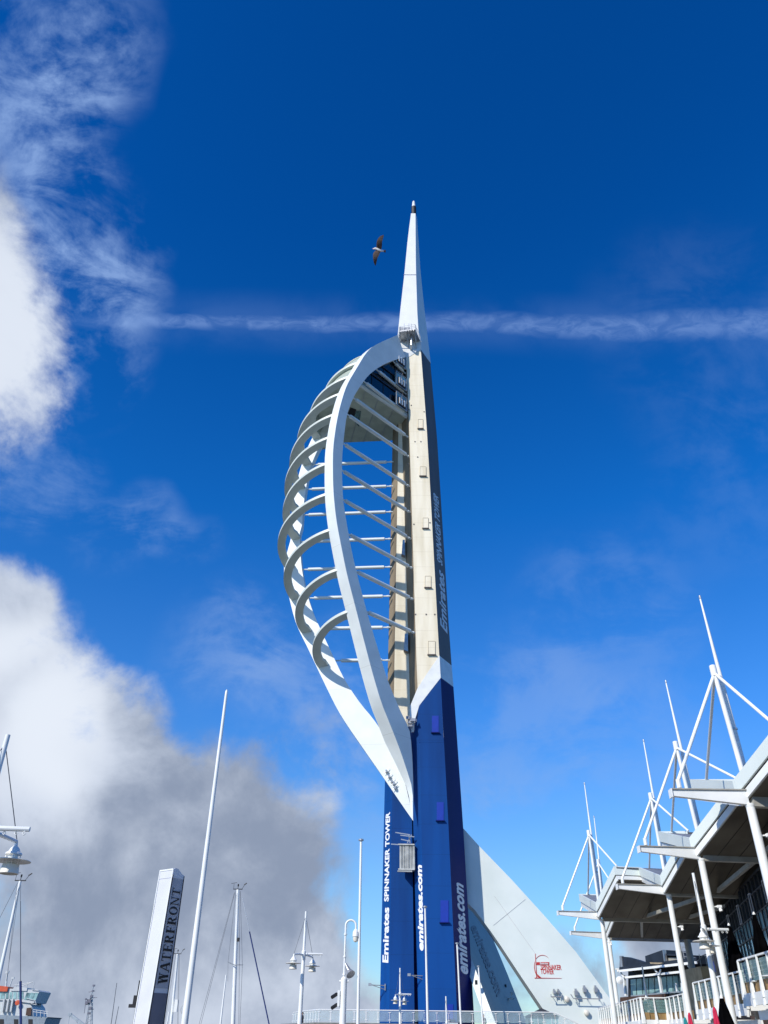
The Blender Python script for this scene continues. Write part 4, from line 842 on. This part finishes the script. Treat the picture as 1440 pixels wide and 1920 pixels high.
wing([(p.x, p.y) for p in wl], [(p.x, p.y) for p in wt], 'wing', 1)
wl2 = crv([(738, 392), (728, 402), (719, 414), (718, 430), (719, 452), (724, 478), (733, 497)], 12); wt2 = crv([(772, 400), (764, 412), (757, 428), (748, 446), (744, 462), (740, 482), (735, 497)], 12)
wing([(p.x, p.y) for p in wl2], [(p.x, p.y) for p in wt2], 'wing', 1)
# ================================================================== THE CANOPY BUILDING ON THE RIGHT
CB = thing('waterfront_building', (22, 58, 0), 'building with a folded white-edged canopy on tall white columns and a glass-railed balcony', 'building')
Ct = [PZ(1404, 1500, 10), PZ(1313, 1604, 10), PZ(1253, 1672, 10), PZ(1128, 1720, 10), PZ(1141, 1757, 10)]
Ct = [V((14.0, 21.5, 10))]+Ct
Bt = [None, PZ(1258, 1482, 10.35), PZ(1198, 1588, 10.35), PZ(1157, 1659, 10.35), PZ(1046, 1709, 10.35), PZ(1070, 1747, 10.35)]
I_ = V((.992, .12, 0)).normalized()
Z3 = V((0, 0, 1))
rim = [PZ(1133, 1735, 10.9), PZ(1156, 1677, 13), PZ(1085, 1676, 13), PZ(1116.5, 1693, 10.9), PZ(1150.8, 1624, 13), PZ(1196.7, 1626, 13), PZ(1237, 1642, 10.9), PZ(1284, 1558, 13), PZ(1234, 1559, 13),
       PZ(1292, 1571, 10.9), PZ(1376, 1461, 13), PZ(1293, 1461, 13), PZ(1373, 1464, 10.9), V((16.3, 28.6, 13)), V((15.9, 28.2, 13)), V((14.4, 21.6, 10.9))]
def band(zo, h, ins, th, name, m_, bev=0):
    rs = [[p+Z3*zo+I_*ins, p+Z3*(zo-h)+I_*ins, p+Z3*(zo-h)+I_*(ins+th), p+Z3*zo+I_*(ins+th)] for p in rim]
    return MB().loft(rs).build(name, m_, CB, smooth=False)
band(0, .62, 0, .16, 'fascia', 'fin')
band(-.62, .06, .10, .1, 'shadow_gap', 'black')
band(-.68, .36, .10, .14, 'fascia', 'white')
LI = 11.5
def strip(zo, m_, name):
    mb = MB()
    for a, b in zip(rim, rim[1:]):
        a0, b0 = a+Z3*zo+I_*.2, b+Z3*zo+I_*.2; xa = (LI+8)/2; 
        mb.add([a0, b0, b0+I_*LI, a0+I_*LI, a0+Z3*.1, b0+Z3*.1, b0+I_*LI+Z3*.1, a0+I_*LI+Z3*.1], [(0, 1, 2, 3), (4, 7, 6, 5), (0, 4, 5, 1), (2, 6, 7, 3), (1, 5, 6, 2), (3, 7, 4, 0)])
    return mb.build(name, m_, CB, smooth=False)
strip(-.16, 'slate', 'roof'); strip(-1.04, 'soffit', 'soffit')
mb = MB()      # board joints and a row of small downlights on the soffit
for a, b in zip(rim, rim[1:]):
    for j in range(1, 9): p = I_*(1.25*j)+Z3*-1.052; mb.bar(a+p, b+p, .03, .012)
mb.build('soffit_joint', 'black', CB, smooth=False)
for i, c in enumerate(Ct):
    if i < 5 or True:
        MB().bar(c+I_*.1+Z3*(-.05), c+I_*10.3+Z3*-.05, .34, .46).build('soffit_beam', 'sbeam', CB, smooth=False)
    r_ = .19; MB().path([V((c.x, c.y, 0)), V((c.x, c.y, 9.72))], [r_, r_*.93], 24).build('column', 'white', CB)
    MB().lathe((c.x, c.y, 9.70), [(r_*.93, 0), (r_*1.02, .04), (r_*1.02, .14)], 24).build('column_head', 'white', CB)
    q = V((c.x, c.y, 0)); hb = {1: 8.6, 2: 7.5, 3: 7.9, 4: 8.2, 5: 7.3}.get(i, 7.6)
    s = MB().box(q+V((.42, -.1, hb)), (.2, .2, .12)).tube(q+V((.15, 0, hb)), q+V((.42, -.1, hb)), .03, n=6).tube(q+V((.42, -.1, hb)), q+V((.46, -.15, hb-.22)), .07, .09, 10).build('column_spotlight', 'white', CB)
for a, b in zip(Ct[1:], Ct[2:]):
    for u in (3.4, 7.0): MB().bar(a+I_*u+Z3*.05, b+I_*u+Z3*.05, .2, .24).build('soffit_rib', 'sbeam', CB, smooth=False)
for i in range(1, 6):
    c, b = Ct[i], Bt[i]; b = V((b.x, b.y, 10.35)); d = (c-b); d.z = 0; L_ = d.length; u = d.normalized(); s_ = u.cross(Z3).normalized()
    e = b+u*(L_-.05); w = .11
    rs = [[b+s_*w, b-s_*w, b-s_*w-Z3*.24, b+s_*w-Z3*.24], [e+s_*w, e-s_*w, e-s_*w-Z3*.56, e+s_*w-Z3*.56]]
    o_ = MB().loft(rs).build('outrigger', 'white', CB, smooth=False)
    MB().bar(b-u*.04+Z3*.03, e+Z3*.03, .34, .05).build('flange', 'sbeam', o_, smooth=False)
    MB().bar(b-u*.06-Z3*.13, b-u*.01-Z3*.13, .36, .34).build('end_plate', 'white', o_, smooth=False)
# masts over the valleys, with their stays and the slanting poles behind
mt = {1: ((1336, 1250), (1393, 1447), (1313, 1123), (1397, 1444)), 2: ((1266, 1392), (1309, 1558), (1249, 1281), (1313, 1556)), 3: ((1219, 1488), (1246, 1636), (1207, 1391), (1250, 1634)), 4: ((1103, 1558), (1122, 1688), (1096, 1471), (1125, 1686)), 5: ((1121, 1612), (1133, 1728), (1114, 1533), (1136, 1727))}
for i, (tp, ft, rt, rf) in mt.items():
    Yv = Ct[i].y+.3; a = PY(*tp, Yv); f_ = PY(*ft, Yv); f_ = V((f_.x, Yv, 10.6))
    ms = MB().path([f_, a], [.115, .10], 16).build('mast', 'white', CB)
    MB().lathe(a, [(.10, -.5), (.15, -.45), (.15, .02), (.13, .05)], 14).build('mast_head', 'white', ms)
    ra = PY(*rt, Yv+.45); rb_ = PY(*rf, Yv+.45); rb_.z = 10.7; p_ = rb_.lerp(ra, .48)
    rd = MB().path([rb_, p_, ra], [.12, .10, .04], 14).build('raking_pole', 'white', CB)
    MB().lathe(ra, [(.05, 0), (.06, .05), (.05, .18)], 8).build('tip_light', 'steel', rd)
    mb = MB()
    for t_ in (.1, .28): q = rb_.lerp(ra, t_); mb.lathe(q, [(.11, -.04), (.15, -.03), (.15, .05), (.11, .06)], 12)
    mb.bar(f_+V((.1, 0, .2)), rb_+V((.2, 0, .1)), .3, .12); mb.build('clamp', 'steel', rd)
    k0 = rim.index(rim[[12, 9, 6, 3, 0][i-1]])     # the valley this mast stands in
    tipb = Bt[i]+(Ct[i]-Bt[i])*.12; tipb.z = 10.45
    MB().tube(a-Z3*.35, tipb+Z3*.3, .075, n=10).tube(tipb, tipb+Z3*.35, .10, n=8).build('stay', 'white', CB)
    far = rim[k0-1] if k0 > 0 else V((22.6, 93, 13)); near = rim[k0+1] if i > 1 else PZ(1441, 1370, 12)+V((.3, 0, 0))
    MB().tube(a-Z3*.4, (far+I_*.9)-Z3*.05, .072, n=10).build('stay', 'white', CB)
    MB().tube(a-Z3*.3, (near+I_*.25)+Z3*.0, .07, n=10).build('stay', 'white', CB)
    MB().tube(PY(rt[0]+1, rt[1]+4, Yv+.6), V((rb_.x+.35, rb_.y+1, 12.2)), .012, n=5).build('wire', 'cable', CB)
    MB().tube(rb_+V((0, -.1, .9)), rb_+V((.9, -1.3, 1.5)), .04, n=6).build('strut', 'cable', CB)
dc = PZ(1288, 1762, 9.8); MB().tube((dc.x, dc.y, 0), (dc.x, dc.y, 9.8), .33, .30, 16).build('column', 'sbeam', CB)['label'] = 'dark grey column under the far canopy edge'
# facade
fa, fb = V((15.3, 20, 0)), V((28.2, 75, 0)); fd = (fb-fa).normalized(); fn_ = V((-fd.y, fd.x, 0)); Lf_ = (fb-fa).length
fwall = MB().prism([fa+Z3*0, fb+Z3*0, fb+Z3*10.2, fa+Z3*10.2], V((fd.y, -fd.x, 0))*8).build('facade_wall', 'black', CB, smooth=False)
MB().prism([fa+Z3*3.6, fb+Z3*3.6, fb+Z3*6.1, fa+Z3*6.1], fn_*.12).build('stone_band', 'sand', CB, smooth=False)
MB().prism([fa+Z3*0, fb+Z3*0, fb+Z3*3.2, fa+Z3*3.2], fn_*.10).build('timber_front', 'brown', CB, smooth=False)
nb = 22
for i in range(nb):
    a = fa+fd*(Lf_*i/nb); b = fa+fd*(Lf_*(i+1)/nb)
    if a.y < 34: continue
    w = MB().prism([a+Z3*6.15, b+Z3*6.15, b+Z3*8.1, a+Z3*8.1], fn_*.05).build('window', 'tglass', CB, smooth=False)
    mb = MB()
    for t_ in (0, .5): q = a.lerp(b, t_); mb.bar(q+fn_*.09+Z3*6.1, q+fn_*.09+Z3*10, .09, .08, upv=fn_)
    for z in (6.15, 7.15, 8.12, 9.2): mb.bar(a+fn_*.09+Z3*z, b+fn_*.09+Z3*z, .08, .07)
    if i % 2: mb.bar(a+fn_*.12+Z3*6.4, b+fn_*.12+Z3*7.9, .05, .04)
    mb.build('mullion', 'darkroof', w, smooth=False)
    MB().prism([a+Z3*8.16, b+Z3*8.16, b+Z3*10.0, a+Z3*10.0], fn_*.04).build('window', 'glass', CB, smooth=False)
    if i in (9, 11, 13, 15, 17):
        p0 = a.lerp(b, .5)+fn_*.14+Z3*8.7; bw = MB()
        for s in ((-.35, 0, .07, 1.1), (.35, 0, .07, 1.1)): bw.bar(p0+fd*s[0]-Z3*.5, p0+fd*s[0]+Z3*.6, .09, .05, upv=fn_)
        bw.bar(p0-fd*.35+Z3*.6, p0+fd*.35+Z3*.6, .09, .05); bw.bar(p0-fd*.35-Z3*.5, p0+fd*.35-Z3*.5, .09, .05); bw.build('wall_light', 'signg', CB, smooth=False)
sb = MB().box((28.3, 77, 3.4), (3.4, 5, 6.8)).build('stone_block', 'sand', CB, smooth=False)
mb = MB()
for i in range(7): mb.bar((26.7+.5*i, 74.6, 6.8), (26.7+.5*i, 74.6, 7.7), .04, .04, upv=(0, 1, 0))
mb.path([(26.5, 74.6, 7.2), (27.0, 74.6, 7.6), (28.0, 74.6, 7.8), (30.0, 74.6, 7.85)], .04, 6); mb.build('railing', 'steel', sb)
q = PY(1342, 1818, 61.0); pn_ = MB().box(q, (1.5, .15, 1.7), (fd, fn_, Z3)).build('sign_board', 'darkroof', CB, smooth=False)
rs = []
for i in range(15): a_ = R(200-230*i/14); r0 = .42; w = .05*math.sin(math.pi*(i+.5)/15)+.015; d_ = fd*math.cos(a_)*.8+Z3*math.sin(a_); rs.append([q+fn_*.08+d_*(r0-w), q+fn_*.08+d_*(r0+w), q+fn_*.11+d_*(r0+w), q+fn_*.11+d_*(r0-w)])
MB().loft(rs).build('emblem', 'hatchblue', pn_, smooth=False)
# balcony
zr_ = [(PZ(1440, 1785, 4.9), 0), (PZ(1385, 1801, 4.9), 0), (PZ(1391, 1820.6, 4.6), 0), (PZ(1300.6, 1843, 4.6), 0), (PZ(1281, 1863.5, 4.3), 0), (PZ(1248, 1871, 4.3), 0), (PZ(1201, 1870.4, 4.3), 0), (PZ(1122, 1890.6, 4.3), 0)]
H_ = [p for p, _ in zr_]; a, b = H_[0], H_[1]; H0 = a+(a-b)*2.6; H_[0] = a
segs = [(H0, H_[1]), (H_[2], H_[3]), (H_[4]+(H_[4]-H_[3])*-.8*0, H_[5]), (H_[5], H_[6]), (H_[6], H_[7])]
for si, (a, b) in enumerate(segs):
    d = (b-a); L_ = d.length; u = d.normalized(); out = V((-u.y, u.x, 0)) if V((-u.y, u.x, 0)).x < 0 else V((u.y, -u.x, 0)); n_ = max(2, int(round(L_/1.45)))
    if abs(u.x) > .8: out = V((0, -1, 0))
    fl = a.z-1.38; inb = -out
    sl_ = MB(); sl_.prism([a-Z3*1.38, b-Z3*1.38, b-Z3*1.88, a-Z3*1.88], out*.10); sl_.prism([a-Z3*1.44, b-Z3*1.44, b+inb*5.2-Z3*1.44, a+inb*5.2-Z3*1.44], -Z3*.25)
    slab_ = sl_.build('balcony_slab', 'white', CB, smooth=False)
    MB().prism([a+inb*.5-Z3*2.05, b+inb*.5-Z3*2.05, b+inb*.5-Z3*2.42, a+inb*.5-Z3*2.42], out*.1).build('lower_beam', 'white', slab_, smooth=False)
    rl = MB(); rl.bar(a, b, .13, .07); rl.bar(a+inb*.12-Z3*.22, b+inb*.12-Z3*.22, .05, .05)
    for h in (.40, .58, .76, .92): rl.tube(a+inb*.10-Z3*h, b+inb*.10-Z3*h, .026, n=6)
    rail = rl.build('balcony_rail', 'cream' if False else 'white', CB, smooth=False)
    MB().prism([a+inb*.07-Z3*.93, b+inb*.07-Z3*.93, b+inb*.07-Z3*1.44, a+inb*.07-Z3*1.44], inb*.4).build('timber_planter', 'wood', CB, smooth=False)
    for j in range(n_+1):
        p = a.lerp(b, j/n_); po = MB()
        ring = lambda z, w, dd: [p+u*w-out*(-.02)-Z3*z, p-u*w-out*(-.02)-Z3*z, p-u*w+out*dd-Z3*z, p+u*w+out*dd-Z3*z]
        po.loft([ring(0, .035, .10), ring(.85, .05, .12), ring(1.25, .085, .16), ring(1.62, .085, .18)]); po.bar(p-Z3*1.62+out*.1, p-Z3*1.95+out*.16, .10, .10, upv=u)
        po.build('post', 'white', rail, smooth=False)
        if j < n_:
            q = a.lerp(b, (j+1)/n_); MB().prism([p+u*.07-Z3*.12, q-u*.07-Z3*.12, q-u*.07-Z3*.93, p+u*.07-Z3*.93], inb*.015).build('glass_panel', 'pglass', rail, smooth=False)
        if j % 3 == 1: MB().tube(V((p.x, p.y, 0))+inb*.7, V((p.x, p.y, fl))+inb*.7, .12, n=12).build('slab_post', 'white', slab_)
# small lights and tables seen through the rail
for px, py, Y in ((1396, 1842, 42), (1418, 1832, 40), (1371, 1850, 47), (1331, 1868, 52)):
    q = PY(px, py, Y)+V((.7, 0, 0)); MB().lathe(q, [(.02, -.3), (.03, 0), (.40, .02), (.42, .05), (.40, .07)], 16).build('table', 'white', CB)
# ================================================================== DARK GLAZED PAVILION
p0_, dv = V((27.9, 104, 0)), V((5.2, -12, 0)).normalized(); nv = V((-dv.y, dv.x, 0)); nv = -nv if nv.y > 0 else nv
PV = thing('glazed_pavilion', (30, 100, 0), 'dark-roofed pavilion with a band of teal windows and white beams behind the far columns', 'building')
c7 = lambda x, y: (1100+x/7.2, 1760+y/7.2)
def pv(pts, o, dep, name, m_, par=None):
    P_ = [PP(*c7(x, y), p0_+nv*o, nv) for x, y in pts]; return MB().prism(P_, -nv*dep).build(name, m_, par or PV, smooth=False)
w = pv([(560, 430), (1500, 330), (1520, 1000), (560, 1000)], -.5, 9, 'wall', 'black')
pv([(440, 385), (1480, 250), (1480, 335), (440, 425)], 1.2, 10, 'roof', 'darkroof')
pv([(445, 240), (560, 250), (700, 290), (860, 345), (850, 370), (445, 392)], .9, .4, 'roof_gable', 'darkroof'); pv([(440, 233), (470, 233), (485, 390), (455, 392)], 1.0, .3, 'flashing', 'steel')
pv([(788, 235), (1028, 150), (1055, 322), (800, 345)], .6, 4, 'roof_box', 'darkroof'); pv([(1022, 148), (1042, 150), (1064, 320), (1046, 325)], .7, .3, 'flashing', 'steel')
pv([(1040, 200), (1420, 222), (1420, 245), (1045, 225)], .5, 6, 'roof_box', 'darkroof'); pv([(1060, 250), (1400, 255), (1400, 300), (1068, 318)], .2, 1, 'roof_panel', 'sbeam')
pv([(850, 318), (1050, 325), (960, 345), (860, 340)], 1.25, .2, 'roof_panel', 'sand')
for i in range(9):
    x0, x1 = 592+82*i, 592+82*i+70; f = lambda x: (-(x-590)*.088)
    pv([(x0, 552+f(x0)), (x1, 552+f(x1)), (x1+8, 765+f(x1)*.6), (x0+8, 768+f(x0)*.6)], -.42, .1, 'window', 'tglass')
def pb(a, b, w_, o, name='beam', m_='white'):
    A, B = PP(*c7(*a), p0_+nv*o, nv), PP(*c7(*b), p0_+nv*o, nv); return MB().bar(A, B, w_, w_, upv=nv if abs((B-A).z) > (B-A).length*.7 else (0, 0, 1)).build(name, m_, PV, smooth=False)
pb((442, 438), (1480, 322), .22, 1.35); pb((505, 526), (1480, 428), .20, .9); pb((500, 495), (532, 772), .24, .9, 'post'); pb((978, 500), (1016, 738), .24, .9, 'post'); pb((975, 490), (912, 402), .14, 1.1, 'brace'); pb((980, 490), (1002, 410), .14, 1.1, 'brace'); pb((450, 445), (505, 525), .14, 1.1, 'brace'); pb((1440, 440), (1350, 345), .14, 1.1, 'brace'); pb((600, 775), (1440, 700), .12, 1.0, 'beam', 'steel')
for x in (1205, 1280): pb((x, 600), (x+15, 735), .12, .9, 'post')
pv([(450, 792), (1055, 748), (1065, 1100), (450, 1100)], 1.6, .5, 'timber_screen', 'brown')
q = PP(*c7(447, 562), p0_+nv*2, nv); MB().lathe(q, [(.02, .12), (.38, -.05), (.40, -.02), (.02, .16)], 16, ax=((1, 0, 0), (0, 0, 1), (0, -1, 0))).tube(q+V((-.5, .3, -.3)), q+V((0, .1, 0)), .04, n=6).build('dish_aerial', 'white', PV)
mb = MB()
for a, b in (((1280, 80), (1330, 330)), ((1330, 90), (1370, 330)), ((1285, 110), (1335, 118)), ((1300, 180), (1345, 186)), ((1310, 240), (1355, 246))): mb.tube(PP(*c7(*a), p0_+nv, nv), PP(*c7(*b), p0_+nv, nv), .05, n=5)
mb.build('roof_ladder', 'steel', PV)
# ================================================================== PARASOLS
PG = 'closed parasols'
def make_parasol(loc, h, m_, label, z0, r_=.40):
    t = thing('closed_parasol', (loc.x, loc.y, z0), label, 'parasol', PG); H = loc.z-z0; mb = MB(); n = 20; rs = []
    for z, r0 in ((H*.22, r_), (H*.35, r_*.98), (H*.6, r_*.72), (H*.85, r_*.34), (H*.97, .07)):
        rs.append([V((loc.x+math.cos(6.2832*j/n)*r0*(1+(.16 if j % 4 < 2 else -.12)), loc.y+math.sin(6.2832*j/n)*r0*(1+(.16 if j % 4 < 2 else -.12)), z0+z)) for j in range(n)])
    mb.loft(rs).build('canopy', m_, t)
    MB().tube((loc.x, loc.y, z0), (loc.x, loc.y, loc.z), .035, n=8).build('pole', 'white', t)
    MB().lathe((loc.x, loc.y, loc.z-.12), [(.04, 0), (.075, .03), (.06, .10), (.02, .16)], 12).build('cap', 'white' if m_ == 'fabk' else m_, t)
    MB().lathe((loc.x, loc.y, z0), [(.3, 0), (.3, .08), (.05, .12)], 12).build('base', 'steel', t)
make_parasol(PY(1366, 1732, 50), 3, 'fabk', 'left of two tall black closed parasols on the balcony', 3.3, .46)
make_parasol(PY(1413, 1711, 45), 3, 'fabk', 'right of two tall black closed parasols on the balcony', 3.5, .42)
make_parasol(PY(1352, 1867, 38), 3, 'fabk', 'black closed parasol below the balcony, beside the column', 0, .50)
make_parasol(PY(1339, 1890, 36), 3, 'fabr', 'crimson closed parasol beside the lamp pole', 0, .26)
make_parasol(PY(1292, 1900, 46), 3, 'fabr', 'crimson closed parasol left of the second column', 0, .30)
make_parasol(PY(1284, 1909, 44), 3, 'fabt', 'teal closed parasol low beside a crimson one', 0, .26)
